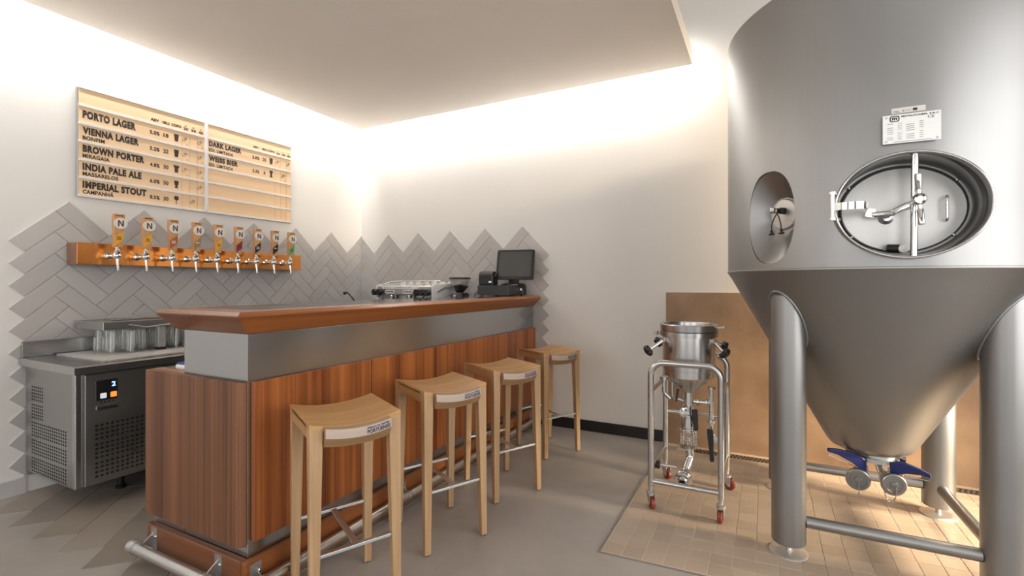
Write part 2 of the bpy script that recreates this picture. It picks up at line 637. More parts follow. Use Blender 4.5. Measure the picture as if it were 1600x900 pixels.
def rrect(w, h, r, n=6, u0=0, v0=0):
    out = []
    for cx, cy, a0 in ((w / 2 - r, h / 2 - r, 0), (-w / 2 + r, h / 2 - r, PI / 2), (-w / 2 + r, -h / 2 + r, PI), (w / 2 - r, -h / 2 + r, 3 * PI / 2)):
        for k in range(n + 1):
            a = a0 + PI / 2 * k / n
            out.append((u0 + cx + r * math.cos(a), v0 + cy + r * math.sin(a)))
    return out

# ------------------------------------------------------------------ the room
RX, RY, RZ = 7.5, -7.0, 4.2
struct(MB().box((-0.2, RY - 0.2, -0.12), (RX + 0.2, 0.2, 0)).build('floor', M['concrete']))
struct(MB().box((-0.2, RY - 0.2, RZ), (RX + 0.2, 0.2, RZ + 0.12)).build('ceiling', M['wall']))
struct(MB().box((-0.2, RY - 0.2, 0), (0, 0.2, RZ)).build('wall_left', M['wall']))
struct(MB().box((0, 0, 0), (RX, 0.2, RZ)).build('wall_back', M['wall']))
def wall_with_opening(name, fn, u0, u1, openings):
    mb = MB()
    cuts = [u0]
    for a, b, c, d in openings:
        cuts += [a, b]
    cuts.append(u1)
    for i in range(0, len(cuts) - 1):
        a, b = cuts[i], cuts[i + 1]
        if i % 2 == 0:
            mb.prism([(a, 0), (b, 0), (b, RZ), (a, RZ)], fn, 0, 0.2)
        else:
            z0, z1 = openings[i // 2][2:]
            mb.prism([(a, 0), (b, 0), (b, z0), (a, z0)], fn, 0, 0.2)
            mb.prism([(a, z1), (b, z1), (b, RZ), (a, RZ)], fn, 0, 0.2)
    return struct(mb.build(name, M['far_wall']))
wall_with_opening('wall_right', lambda u, v, w: (RX + w, u, v), RY, 0.2, [(-5.9, -1.3, 0.5, 3.3)])
wall_with_opening('wall_rear', lambda u, v, w: (u, RY - w, v), 0, RX, [(0.7, 3.3, 0.5, 3.0), (4.0, 6.8, 0.5, 3.0)])  # unseen openings added to let light in from the rear
def window(name, fn, a, b, z0, z1):
    mb = MB()
    for p in ((a, a + 0.05, z0, z1), (b - 0.05, b, z0, z1), (a, b, z0, z0 + 0.05), (a, b, z1 - 0.05, z1), ((a + b) / 2 - 0.025, (a + b) / 2 + 0.025, z0, z1)):
        mb.prism([(p[0], p[2]), (p[1], p[2]), (p[1], p[3]), (p[0], p[3])], fn, 0.08, 0.13)
    struct(mb.build(name, M['black_base']))
window('window_1', lambda u, v, w: (u, RY - w, v), 0.7, 3.3, 0.5, 3.0)  # both rear windows are unseen, added for the light
window('window_2', lambda u, v, w: (u, RY - w, v), 4.0, 6.8, 0.5, 3.0)
window('window_3', lambda u, v, w: (RX + w, u, v), -5.9, -1.3, 0.5, 3.3)
# hung ceiling panel with the light gap round it
struct(MB().box((0.165, RY, 3.045), (3.707, -0.165, 3.16)).build('ceiling_panel', M['soffit']))
struct(MB().box((0, RY, 0), (0.016, -2.75, 0.105)).build('baseboard_left', M['grey_base'], bevel=0.003))
struct(MB().box((2.28, -0.014, 0), (3.485, 0, 0.095)).build('baseboard_back', M['black_base'], bevel=0.002))
struct(MB().box((3.478, -0.022, 0.0), (RX, 0, 1.254)).build('trim_3', M['brown_panel'], bevel=0.002))

# herringbone tiles: one column pair repeats every PITCH along, every STEP down
def herringbone(k, i_range, j_range, u_peak, v_peak, keep, mirror=False):
    s = k
    back = [(0, 0), (.21213, -.21213), (.14142, -.28284), (-.07071, -.07071)]
    fwd = [(-.07071, -.07071), (-.28284, -.28284), (-.21213, -.35355), (0, -.14142)]
    out = []
    for i in i_range:
        for j in j_range:
            for nm, t in (('b', back), ('f', fwd)):
                p = [((x + .42426 * i) * s, (y - .14142 * j) * s) for x, y in t]
                if not keep(nm, i, j):
                    continue
                p = [((-x if mirror else x) + u_peak, y + v_peak) for x, y in p]
                out.append(p)
    return out

def tile_mesh(polys, fn, t, gap, bev, clips):
    mb = MB()
    for p in polys:
        for c in clips:
            p = clip(p, *c)
            if len(p) < 3:
                break
        if len(p) < 3:
            continue
        a = inset(p, gap)
        b = inset(p, gap + bev)
        if len(a) < 3 or len(a) != len(b):
            continue
        if len(a) > 2 and abs(sum(a[i][0] * a[(i + 1) % len(a)][1] - a[(i + 1) % len(a)][0] * a[i][1] for i in range(len(a)))) < 2e-4:
            continue
        mb.loft([[fn(u, v, 0) for u, v in a], [fn(u, v, t - bev * 0.7) for u, v in a], [fn(u, v, t) for u, v in b]], cap0=False)
    return mb

PK = 0.42426
ZP = 1.881
polys = herringbone(1, range(0, 7), range(0, 14), -6 * PK, ZP, lambda n, i, j: True)
struct(tile_mesh(polys, on_left(0.0), 0.009, 0.0012, 0.0016, [(-1, 0, 0.0), (0, 1, 0.105)]).build('trim_1', M['wall_tile']))
polys = herringbone(1, range(0, 6), range(0, 14), 5 * PK, ZP, lambda n, i, j: True, mirror=True)
struct(tile_mesh(polys, lambda u, v, w: (u, -w, v), 0.009, 0.0012, 0.0016, [(1, 0, 0.0095), (0, 1, 0.0)]).build('trim_2', M['wall_tile']))
polys = herringbone(2, range(0, 4), range(-1, 9), -2.409, 0.047 - 0.0, lambda n, i, j: True)
struct(tile_mesh(polys, lambda u, v, w: (-v, u, w), 0.003, 0.0012, 0.0012, [(-1, 0, 0.0), (0, -1, 0.0), (0, 1, -2.3)]).build('floor_tiles', M['floor_big_tile']))

# small beige floor tiles under the tank, laid to a drain by the panelled wall
mb = MB()
TX0, TY0 = 3.484, -1.772
fy = lambda x: TY0 + 0.055 * (x - TX0)
mb.prism([(TX0, fy(TX0)), (RX, fy(RX)), (RX, -0.022), (TX0, -0.022)], lambda u, v, w: (u, v, w), 0.0, 0.0015)
struct(mb.build('floor_grout', M['grout']))
mb = MB()
for i in range(41):
    for j in range(17):
        x0, y0 = TX0 + 0.004 + 0.0985 * i, 0.0985 * j
        if x0 + 0.0985 > RX:
            continue
        p = [(x0, y0), (x0 + 0.0985, y0), (x0 + 0.0985, y0 + 0.0985), (x0, y0 + 0.0985)]
        p = [(a, fy(a) + 0.004 + b) for a, b in p]
        p = clip(p, 0, -1, 0.160) if x0 > 3.55 else clip(p, 0, -1, 0.024)
        if len(p) < 3:
            continue
        a, b = inset(p, 0.0017), inset(p, 0.0030)
        if len(a) < 3 or len(a) != len(b):
            continue
        mb.loft([[(u, v, 0.0005) for u, v in a], [(u, v, 0.0025) for u, v in a], [(u, v, 0.0035) for u, v in b]], cap0=False)
for i in range(40):
    x0 = 3.58 + 0.0985 * i
    if x0 + 0.0985 < RX:
        mb.box((x0 + 0.0017, -0.066, 0.0005), (x0 + 0.0968, -0.024, 0.0035))
struct(mb.build('floor_tiles_small', M['floor_small_tile']))
struct(MB().prism([(TX0 - 0.012, fy(TX0) - 0.014), (RX, fy(RX) - 0.014), (RX, fy(RX) - 0.004), (TX0 - 0.002, fy(TX0) - 0.004), (TX0 - 0.002, -0.024), (TX0 - 0.012, -0.024)], lambda u, v, w: (u, v, w), 0.0, 0.004).build('floor_edge_strip', M['floor_big_tile']))

# slotted floor drain
dr = thing('floor_drain', 'slotted steel drain channel in the beige tiles along the brown panel', 'drain', (5.0, -0.112, 0))
MB().box((3.66, -0.156, 0.0016), (RX - 0.3, -0.070, 0.0040)).build('channel', M['steel_top'], dr)
hb = MB()
for i in range(130):
    for r in range(2):
        x0 = 3.68 + 0.027 * i + 0.0135 * r
        if x0 < RX - 0.35:
            hb.box((x0, -0.145 + 0.036 * r, 0.0041), (x0 + 0.015, -0.119 + 0.036 * r, 0.0045))
hb.build('slots', M['hole'], dr)

# ------------------------------------------------------------------ bar counter
XF = 2.239          # steel body, customer side
YE = -2.745         # steel body, near end
bc = thing('bar_counter', 'long bar counter with reddish wood panels under a grey steel band', 'counter', (1.9, -1.4, 0))
MB().box((1.764, YE, 0.0), (XF, -0.012, 1.112)).build('steel_body', M['steel_band'], bc, bevel=0.002)
seam = [-2.735, -2.070, -1.376, -0.690, -0.010]
for a, b in zip(seam[:-1], seam[1:]):
    MB().box((XF, a + 0.003, 0.226), (XF + 0.025, b - 0.003, 0.908)).build('front_panel', M['mahogany'], bc, bevel=0.003)
MB().loft([[(1.480, YE, z), (1.480, YE - 0.027, z), (2.206, YE - 0.027, z), (2.232, YE, z)] for z in (0.204, 0.906)]).build('end_panel', M['walnut'], bc, bevel=0.0025)
MB().box((1.50, YE + 0.001, 0.10), (1.763, -0.7, 0.885)).build('rear_cabinet', M['steel_fridge'], bc)
MB().box((1.48, YE + 0.001, 0.885), (1.763, YE + 0.045, 0.9065)).build('ledge', M['end_cap_wood'], bc, bevel=0.003)
MB().box((1.48, YE + 0.046, 0.885), (1.763, -0.7, 0.904)).build('rear_worktop', M['steel_top'], bc)
MB().box((XF + 0.0005, YE - 0.03, 0.0), (XF + 0.03, -0.010, 0.158)).build('front_plinth', M['edge_y'], bc, bevel=0.004)
MB().box((1.50, YE - 0.03, 0.0), (XF - 0.002, YE - 0.0005, 0.158)).build('end_plinth', M['edge_x'], bc, bevel=0.004)
MB().box((1.485, YE + 0.003, 0.0), (1.763, -0.7, 0.10)).build('kick_board', M['steel_band'], bc)
MB().box((XF - 0.001, YE - 0.0015, 0.0), (XF + 0.0015, YE + 0.001, 1.111)).build('corner_strip', M['chrome'], bc)
MB().box((1.53, YE - 0.0012, 0.10), (1.764, YE + 0.003, 0.21)).build('end_kick_plate', M['steel_band'], bc)

def foot_rail(p0, p1, wall_dir, brackets, L):
    p0, p1 = Vector(p0), Vector(p1)
    t = (p1 - p0).normalized()
    r = MB().cyl(p0, p1, 0.0240, seg=28).build('foot_rail', M['rail'], bc, smooth=40)
    for q, d in ((p0, -1), (p1, 1)):
        MB().lathe([(0.030, 0), (0.031, 0.003), (0.031, 0.038), (0.027, 0.042)], q - t * d * 0.03, t * d, 28).build('end_cap', M['steel'], r, smooth=40)
    for k in brackets:
        c = p0 + t * k
        w = Vector(wall_dir)
        pts = [(-0.052, 0), (0.052, 0), (0.045, L * 0.5), (0.034, L), (-0.034, L), (-0.045, L * 0.5)]
        mb = MB()
        mb.prism([(-0.014, -0.02), (0.052, L), (-0.045, L)], lambda u, v, ww: c + w * v + Vector((0, 0, u)) + t * (ww), -0.003, 0.003)
        pl = c + w * L
        mb.bar(pl + Vector((0, 0, -0.050)), pl + Vector((0, 0, 0.070)), 0.006, 0.05, up=t)
        mb.lathe([(0.0240, -0.012), (0.0262, -0.012), (0.0262, 0.012), (0.0240, 0.012)], c, t, 28)
        b = mb.build('bracket', M['steel'], r, smooth=30)
        sb = MB()
        for z in (-0.035, 0.03):
            sb.lathe([(0.008, 0), (0.008, 0.004), (0.005, 0.006)], pl + Vector((0, 0, z)) - w * 0.003 + t * 0.014, -w, 10)
        sb.build('screw', M['chrome'], r, smooth=30)

foot_rail((XF + 0.079, -2.78, 0.072), (XF + 0.079, -0.03, 0.072), (-1, 0, 0), (0.05, 0.95, 1.85, 2.65), 0.049)
foot_rail((1.525, YE - 0.096, 0.082), (XF + 0.05, YE - 0.096, 0.082), (0, 1, 0), (0.045, 0.56), 0.066)

# countertop: bevelled wood edging mitred at the corner, polished stone inlay
ct = thing('countertop', 'thick wooden bar top with slanted edges and polished dark inlay', 'countertop', (2.0, -1.4, 1.112))
prof = [(-0.05, 1.1135), (0.0, 1.1135), (0.072, 1.182), (0.082, 1.192), (0.082, 1.197), (0.066, 1.2115), (-0.045, 1.2115), (-0.05, 1.2105)]
XL = 1.705
def offs(o, z):
    return [(XF + o, -0.012, z), (XF + o, YE - o * 1.1, z)]
mb = MB()
mb.loft([[offs(o, z)[0] for o, z in prof], [offs(o, z)[1] for o, z in prof]])
mb.build('front_edging', M['edge_y'], ct, smooth=30)
mb = MB()
mb.loft([[(XF + o - 0.0006, YE - o * 1.1, z) for o, z in prof], [(XL, YE - o * 1.1, z) for o, z in prof]])
mb.build('end_edging', M['edge_x'], ct, smooth=30)
MB().box((XL, YE + 0.055, 1.1135), (XL + 0.045, -2.30, 1.2112)).build('rear_edging', M['edge_y'], ct)
MB().box((XL + 0.046, YE + 0.056, 1.1135), (XF - 0.051, -2.30, 1.2100)).build('stone_inlay', M['stone'], ct)
MB().box((XL, -2.298, 1.1135), (XF - 0.051, -0.012, 1.2105)).build('polished_inlay', M['stone'], ct)

# printed packet lying on the low worktop behind the end panel
pk = thing('folded_packet', 'small white packet with blue print lying behind the wooden end panel', 'packet', (1.635, -2.652, 0.904))
rings = []
for z, k in ((0.9045, 0.9), (0.912, 1.0), (0.924, 0.98), (0.932, 0.8)):
    rings.append([(1.635 + u * k, -2.652 + v * k, z) for u, v in rrect(0.13, 0.09, 0.03, 5)])
MB().loft(rings).build('wrapper', M['cloth'], pk, smooth=50)
MB().loft([[(1.625 + u * k, -2.660 + v * k, z) for u, v in rrect(0.085, 0.066, 0.015, 4)] for z, k in ((0.926, 1.0), (0.9350, 0.9))]).build('printed_band', M['navy'], pk, smooth=50)

# ------------------------------------------------------------------ bar stools
def make_stool():
    root = thing('bar_stool', 'x', 'stool', (0, 0, 0), 'wooden bar stools along the counter')
    # local frame: front (stamped side) towards -y, width along x
    tops = {(-1, -1): (-0.150, -0.170), (1, -1): (0.150, -0.170), (-1, 1): (-0.150, 0.172), (1, 1): (0.150, 0.172)}
    bots = {(-1, -1): (-0.158, -0.190), (1, -1): (0.158, -0.190), (-1, 1): (-0.156, 0.190), (1, 1): (0.156, 0.190)}
    for kx, ky in tops:
        (tx, ty), (bx, by) = tops[kx, ky], bots[kx, ky]
        ht, hb = 0.0245, 0.0155
        top = [(tx - ht, ty - ht, 0.784), (tx + ht, ty - ht, 0.784), (tx + ht, ty + ht, 0.784), (tx - ht, ty + ht, 0.784)]
        bot = [(bx - hb, by - hb, 0.006), (bx + hb, by - hb, 0.006), (bx + hb, by + hb, 0.006), (bx - hb, by + hb, 0.006)]
        leg = MB().hexa(bot, top).build('leg', M['oak'], root, bevel=0.003)
        MB().cyl((bx, by, 0), (bx, by, 0.007), 0.010, seg=12).build('glide', M['black'], leg)
    for kx in (-1, 1):
        x0, x1 = kx * 0.1255, kx * 0.1745
        mb = MB()
        mb.hexa([(x0, -0.1455, 0.742), (x1, -0.1455, 0.742), (x1, -0.1455, 0.797), (x0, -0.1455, 0.784)],
                [(x0, 0.1475, 0.742), (x1, 0.1475, 0.742), (x1, 0.1475, 0.797), (x0, 0.1475, 0.784)])
        mb.build('side_rail', M['oak_y'], root, bevel=0.003)
    # dished seat board with an undercut front lip
    nx = 14
    W, dip = 0.1745, 0.025
    zt = lambda x: 0.803 - dip * (1 - (x / W) ** 2)
    rings = []
    for i in range(nx + 1):
        x = -W + 2 * W * i / nx
        z = zt(x)
        rings.append([(x, -0.194, z - 0.004), (x, -0.190, z), (x, 0.192, z), (x, 0.196, z - 0.004), (x, 0.196, z - 0.020), (x, -0.194, z - 0.020)])
    seat = MB().loft(rings).build('seat', M['oak_x'], root, smooth=30)
    rings, face = [], []
    WL = 0.124
    for i in range(nx + 1):
        x = -WL + 2 * WL * i / nx
        z = zt(x)
        e = 0.010 * (1 - (x / WL) ** 2)
        rings.append([(x, -0.1945, z - 0.001), (x, -0.222 - e, z - 0.004), (x, -0.226 - e, z - 0.038), (x, -0.204, z - 0.076), (x, -0.150, z - 0.076), (x, -0.150, z - 0.021)])
    lip = MB().loft(rings).build('front_lip', M['oak_dark'], root, smooth=25)
    rings = []
    for i in range(nx + 1):
        x = -WL + 2 * WL * i / nx
        z = zt(x)
        e = 0.010 * (1 - (x / WL) ** 2)
        rings.append([(x, -0.2225 - e, z - 0.0035), (x, -0.2235 - e, z - 0.0035), (x, -0.2275 - e, z - 0.0385), (x, -0.2265 - e, z - 0.0385)])
    MB().loft(rings).build('planed_face', M['pale_end'], lip, smooth=25)
    mb = MB()
    def fn(u, v, w):
        z = zt(u)
        e = 0.010 * (1 - (u / WL) ** 2)
        return (u, -0.2237 - e - 0.004 * (0.035 - v) / 0.035 - w, z - 0.0385 + v)
    add_text(mb, 'PORTUENSE', fn, 0.026, 0.004, 0.0150, 0.092, 0.0006, 0.04)
    add_text(mb, 'FÁBRICA DE CERVEJA', fn, 0.026, 0.0225, 0.0065, 0.090, 0.0006, 0.05)
    mb.build('stamped_lettering', M['blue_ink'], lip)
    # flat metal stretchers
    def at(kx, ky, z):
        (tx, ty), (bx, by) = tops[kx, ky], bots[kx, ky]
        f = (0.792 - z) / 0.786
        return Vector((tx + (bx - tx) * f, ty + (by - ty) * f, z))
    z = 0.300
    s = 0.019
    for ky in (-1, 1):
        a, b = at(-1, ky, z), at(1, ky, z)
        MB().bar(a + Vector((s, 0, 0)), b - Vector((s, 0, 0)), 0.022, 0.012).build('foot_bar', M['zinc'], root, bevel=0.001)
    a, b = at(-1, -1, z), at(-1, 1, z)
    MB().bar((0, a.y + 0.011, z), (0, b.y - 0.011, z), 0.022, 0.010).build('cross_bar', M['zinc'], root, bevel=0.001)
    return root

stool = make_stool()
RZS = math.radians(63.0)
spots = [((2.607, -2.565), RZS, 'oak bar stool standing closest to the wood-panelled end of the counter'),
         ((2.637, -1.950), RZS, 'oak bar stool second along the counter from its panelled end'),
         ((2.664, -1.336), RZS - 0.02, 'oak bar stool third along the counter from its panelled end'),
         ((2.640, -0.560), RZS - 0.04, 'yellowish oak bar stool by the black baseboard, nearest the white wall')]
for i, ((x, y), rz, lab) in enumerate(spots):
    o = stool if i == 0 else copy_tree(stool)
    o.location = (x, y, 0.0)
    o.rotation_euler = (0, 0, rz)
    o['label'] = lab

# ------------------------------------------------------------------ under-counter fridge
fr = thing('bar_fridge', 'stainless steel under-counter fridge against the grey herringbone tiles', 'fridge', (0.35, -1.8, 0))
FX, FY0, FY1 = 0.690, -2.757, -0.72
body = MB().box((0.03, FY0, 0.150), (FX, FY1, 0.812)).build('cabinet', M['steel_fridge'], fr, bevel=0.004)
MB().box((0.012, FY0 + 0.004, 0.12), (0.029, FY1, 0.80)).build('rear_panel', M['steel'], fr)
MB().box((FX - 0.028, FY0 - 0.004, 0.152), (FX + 0.010, FY0 + 0.030, 0.810)).build('corner_post', M['steel_top'], fr, bevel=0.006)
fp = MB().box((FX + 0.0005, FY0 + 0.036, 0.156), (FX + 0.022, -2.05, 0.800)).build('front_panel', M['steel_fridge'], fr, bevel=0.004)
for a, b in ((-2.044, -1.38), (-1.376, FY1 + 0.01)):
    d = MB().box((FX + 0.0005, a, 0.156), (FX + 0.030, b, 0.800)).build('door', M['steel_fridge'], fr, bevel=0.004)
    MB().box((FX + 0.0305, a + 0.02, 0.74), (FX + 0.048, b - 0.02, 0.785)).build('handle', M['steel_top'], d, bevel=0.004)
mb = MB()
mb.loft([[(0.001, y, 0.814), (0.758, y, 0.814), (0.758, y, 0.852), (0.750, y, 0.860), (0.001, y, 0.860)] for y in (-2.782, FY1)])
mb.build('worktop', M['steel_top'], fr, smooth=20)
MB().box((0.010, -2.775, 0.8605), (0.030, FY1, 0.962)).build('backsplash', M['steel_top'], fr, bevel=0.003)
for x in (0.12, 0.46):
    for y in (-2.45, -0.85):
        MB().lathe([(0.028, 0.0035), (0.028, 0.02), (0.019, 0.03), (0.019, 0.149)], (x, y, 0), (0, 0, 1), 16).build('foot', M['black'], fr, smooth=40)
def hole_discs(mb, pts, fn, ru, rv, seg=10):
    for u, v in pts:
        mb.prism(ellipse(ru, rv, seg, u, v), fn, 0.0, 0.0006)
    return mb
mb = MB()
for g in (0.497, 0.387, 0.277):
    hole_discs(mb, [(-2.668 + 0.0245 * i, g - 0.0255 * r) for i in range(24) for r in range(4)], on_left(FX + 0.0221), 0.0082, 0.0072)
mb.build('front_vents', M['hole'], fp)
mb = MB()
fside = lambda u, v, w: (u, FY0 - w - 0.0001, v)
for g, n in ((0.686, 6), (0.575, 6), (0.465, 17), (0.355, 17), (0.245, 17)):
    mb = MB()
    hole_discs(mb, [(0.122 + 0.0285 * i, g - 0.0195 * r) for i in range(n) for r in range(5)], fside, 0.0075, 0.0062, 8)
    mb.build('side_vents', M['hole'], body)
f0 = on_left(FX + 0.0221)
cp = MB().prism(rrect(0.100, 0.118, 0.006, 4, -2.622, 0.700), f0, 0, 0.006).build('control_panel', M['black'], fp)
f1 = on_left(FX + 0.0283)
mb = MB()
add_text(mb, '2', f1, -2.600, 0.716, 0.028, None, 0.0006, 0.03)
mb.build('display_digit', M['digit'], cp)
MB().prism(rrect(0.028, 0.030, 0.003, 3, -2.640, 0.668), f1, 0, 0.004).build('white_button', M['white_lit'], cp)
MB().prism(rrect(0.028, 0.030, 0.003, 3, -2.592, 0.668), f1, 0, 0.004).build('orange_button', M['orange_lit'], cp)
MB().prism(rrect(0.098, 0.020, 0.003, 3, -2.620, 0.598), f0, 0, 0.008).build('badge', M['chrome'], fp)
mb = MB()
mb.prism(rrect(0.080, 0.006, 0.002, 3, -2.616, 0.598), on_left(FX + 0.0302), 0, 0.0008)
mb.build('badge_print', M['ink'], fp)
hole_discs(MB(), [(-2.648 + 0.019 * i, 0.630) for i in range(4)], f0, 0.004, 0.004).build('indicator_holes', M['hole'], fp)

# speckled mat, glasses drying upside down, steel rack over them
tag(MB().box((0.060, -2.625, 0.8605), (0.690, -1.10, 0.868)).build('bar_mat', M['mat'], loc=(0.37, -1.86, 0.8605)), 'speckled grey bar mat under the upturned glasses on the fridge top', 'mat')
rk = thing('bottle_rack', 'low stainless steel tray on legs standing over the upturned glasses', 'rack', (0.25, -1.9, 0.868))
TZ0, TZ1 = 1.028, 1.080
mb = MB()
outer = [(0.055, -2.535), (0.445, -2.535), (0.445, -1.40), (0.055, -1.40)]
mb.loft([[(x, y, TZ0) for x, y in outer], [(x, y, TZ1) for x, y in outer]], cap0=True, cap1=False)
innr = [(0.065, -2.525), (0.435, -2.525), (0.435, -1.41), (0.065, -1.41)]
mb.loft([[(x, y, TZ1) for x, y in outer], [(x, y, TZ1) for x, y in innr], [(x, y, TZ1 - 0.010) for x, y in innr]], cap0=False, cap1=True)
mb.build('tray', M['steel_top'], rk, bevel=0.002)
for x in (0.085, 0.408):
    for y in (-2.205, -1.50):
        lg = MB().box((x - 0.022, y - 0.022, 0.884), (x + 0.022, y + 0.022, TZ0)).build('leg', M['steel'], rk, bevel=0.002)
        MB().box((x - 0.024, y - 0.024, 0.868), (x + 0.024, y + 0.024, 0.884)).build('rubber_foot', M['black'], lg)
MB().tube([(0.447, -2.40, 1.055), (0.452, -2.30, 1.032), (0.449, -2.1, 1.05), (0.449, -1.9, 1.062)], 0.004, 8).build('trim_wire', M['chrome'], rk, smooth=60)
MB().loft([[(0.16 + u, -2.2 + v, z) for u, v in rrect(0.06, 0.35, 0.02, 4)] for z in (1.0705, 1.0725)]).build('drip_slot', M['black'], rk)

def make_glass():
    pr_out = [(0.041, 0.0), (0.0395, 0.04), (0.036, 0.10), (0.032, 0.148)]
    pr_in = [(0.029, 0.136), (0.033, 0.10), (0.0368, 0.04), (0.0388, 0.0)]
    g = MB().lathe(pr_out + pr_in, (0, 0, 0), (0, 0, 1), 24, cap0=False, cap1=False)
    # closed base and open rim (upside down)
    g = MB()
    seg = 24
    P = pr_out + [(0.006, 0.149)]
    Q = pr_in[::-1] + [(0.006, 0.137)]
    ring = lambda r, z: [(r * math.cos(2 * PI * i / seg), r * math.sin(2 * PI * i / seg), z) for i in range(seg)]
    g.loft([ring(r, z) for r, z in (Q[::-1] + P)], True, True)
    return g.build('beer_glass', M['glass'], smooth=40)
proto = make_glass()
n = 0
row_name = ['beer glass upside down in the row against the backsplash', 'beer glass upside down in the second row from the backsplash',
            'beer glass upside down in the third row from the backsplash', 'beer glass upside down in the outer row by the mat edge']
for j in range(6):
    for i in range(4):
        x, y = 0.125 + 0.09 * i, -2.425 + 0.088 * j + 0.012 * (i % 2) + (0.06 if i == 3 else 0)
        if abs(x - 0.408) < 0.06 and abs(y + 2.205) < 0.07 or abs(x - 0.085) < 0.065 and abs(y + 2.205) < 0.066:
            continue
        o = proto if n == 0 else proto.copy()
        if n:
            C.objects.link(o)
        o.location = (x, y, 0.8685)
        tag(o, row_name[i] + ' on the bar mat', 'glass', 'beer glasses drying, row %s' % ['one', 'two', 'three', 'four'][i])
        n += 1

# ------------------------------------------------------------------ copper tap rail and its nine taps
cr_ = thing('copper_tap_rail', 'long copper box beam carrying nine beer taps on the tiled wall', 'tap rail', (0.08, -1.73, 1.456))
MB().box((0.0095, -2.556, 1.456), (0.150, -0.902, 1.600)).build('copper_box', M['copper'], cr_, bevel=0.0015)
MB().box((0.0100, -2.5585, 1.4565), (0.1495, -2.5562, 1.5995)).build('end_plate', M['copper_end'], cr_)

tap_specs = [('yellow', 'ink', ('PORTO', 'LAGER'), 'beer tap with a yellow label, outermost by the copper end plate', 0.9),
             ('yellow', 'ink', ('VIENNA', 'LAGER'), 'beer tap with an orange-yellow label, second from the copper end plate', 0.0),
             ('terracotta', 'white', ('ALE', 'RED'), 'beer tap with a terracotta red-brown label', 0),
             ('taupe', 'white', ('PORTER', ''), 'beer tap with a taupe brown label and white print', 0),
             ('yellow', 'ink', ('VIENNA', 'LAGER'), 'beer tap with a yellow label between the taupe and wine red ones', 0),
             ('wine', 'ink', ('INDIA', 'ALE'), 'beer tap with a wine red label', 0),
             ('black', 'white', ('DARK', 'LAGER'), 'beer tap with a black label, beside the wine red one', 0),
             ('black', 'white', ('STOUT', ''), 'beer tap with a black label, beside the green one', 0),
             ('green', 'ink', ('WEISS', 'BIER'), 'beer tap with a green label at the far end of the rail', 0)]
ys = [-2.389, -2.225, -2.063, -1.902, -1.746, -1.582, -1.423, -1.262, -1.101]
tap_print = {}
for (lab, ink, words, label, _), y in zip(tap_specs, ys):
    t = thing('beer_tap', label, 'tap', (0.151, y, 1.525), 'beer taps on the copper rail')
    mb = MB()
    mb.lathe([(0.027, 0), (0.027, 0.012), (0.020, 0.016), (0.013, 0.018), (0.013, 0.050), (0.017, 0.054), (0.017, 0.070), (0.013, 0.074), (0.013, 0.105)], (0.1440, y, 1.518), (1, 0, 0), 20)
    mb.build('shank', M['chrome'], t, smooth=35)
    mb = MB()
    mb.ball((0.258, y, 1.516), 0.026, 1.0, 1.05, 1.0, 20, 12)
    mb.lathe([(0.018, 0), (0.0195, 0.004), (0.0195, 0.012), (0.014, 0.016), (0.010, 0.032), (0.013, 0.034), (0.013, 0.042)], (0.262, y, 1.533), (0.12, 0, 1), 18)
    mb.build('valve_body', M['chrome'], t, smooth=40)
    mb = MB()
    mb.tube([(0.262, y, 1.500), (0.266, y, 1.47), (0.276, y, 1.415)], 0.008, 12, radii=[0.0105, 0.0085, 0.0072])
    mb.build('spout', M['chrome'], t, smooth=40)
    # tapered wooden handle
    z0, z1 = 1.572, 1.798
    xb, xt = 0.252, 0.262
    hb_, ht_ = 0.024, 0.0315
    rings = []
    for z, x, h in ((z0, xb, hb_), (z1, xt, ht_)):
        rings.append([(x, y - h, z), (x + 0.032, y - h, z), (x + 0.032, y + h, z), (x, y + h, z)])
    hd = MB().loft(rings).build('handle', M['handle_wood'], t, bevel=0.0025)
    def face(u, v, w, y=y):
        f = (v - z0) / (z1 - z0)
        return (xb + (xt - xb) * f + 0.0322 + w, y + u, v)
    hw = lambda v: hb_ + (ht_ - hb_) * (v - z0) / (z1 - z0)
    md = MB().prism(ellipse(0.0375, 0.0365, 32, 0.006, 1.735), face, 0, 0.006).build('medallion', M['porcelain'], hd, smooth=40)
    mb = MB()
    for k in (-1, 1):
        mb.prism([(0.006 + k * 0.012 - 0.0042, 1.714), (0.006 + k * 0.012 + 0.0042, 1.714), (0.006 + k * 0.012 + 0.0042, 1.756), (0.006 + k * 0.012 - 0.0042, 1.756)], face, 0.0061, 0.0068)
    mb.prism([(-0.0105, 1.756), (-0.002, 1.756), (0.0225, 1.714), (0.014, 1.714)], face, 0.0062, 0.0072)
    mb.build('letter_mark', M['brown_ink'], md)
    a = hw(1.60) - 0.002
    b_ = hw(1.66) - 0.002
    lb = MB().prism([(-a, 1.578 + 0.004), (a, 1.622), (b_, 1.685), (-b_, 1.642)], face, 0, 0.0012).build('label', M[lab], hd)
    mb = MB()
    add_text(mb, words[0], lambda u, v, w: face(u, v, 0.0013 + w), 0, 1.636, 0.009, 0.026, 0.0005, 0.03, 'C')
    if words[1]:
        add_text(mb, words[1], lambda u, v, w: face(u, v, 0.0013 + w), 0, 1.623, 0.009, 0.026, 0.0005, 0.03, 'C')
    mb.build('label_print', M[ink], lb)
    mb = MB()
    mb.prism([(-0.021, 1.783), (0.021, 1.783), (0.021, 1.790), (-0.021, 1.790)], face, 0, 0.0008)
    mb.build('maker_band', M['brown_ink'], hd)

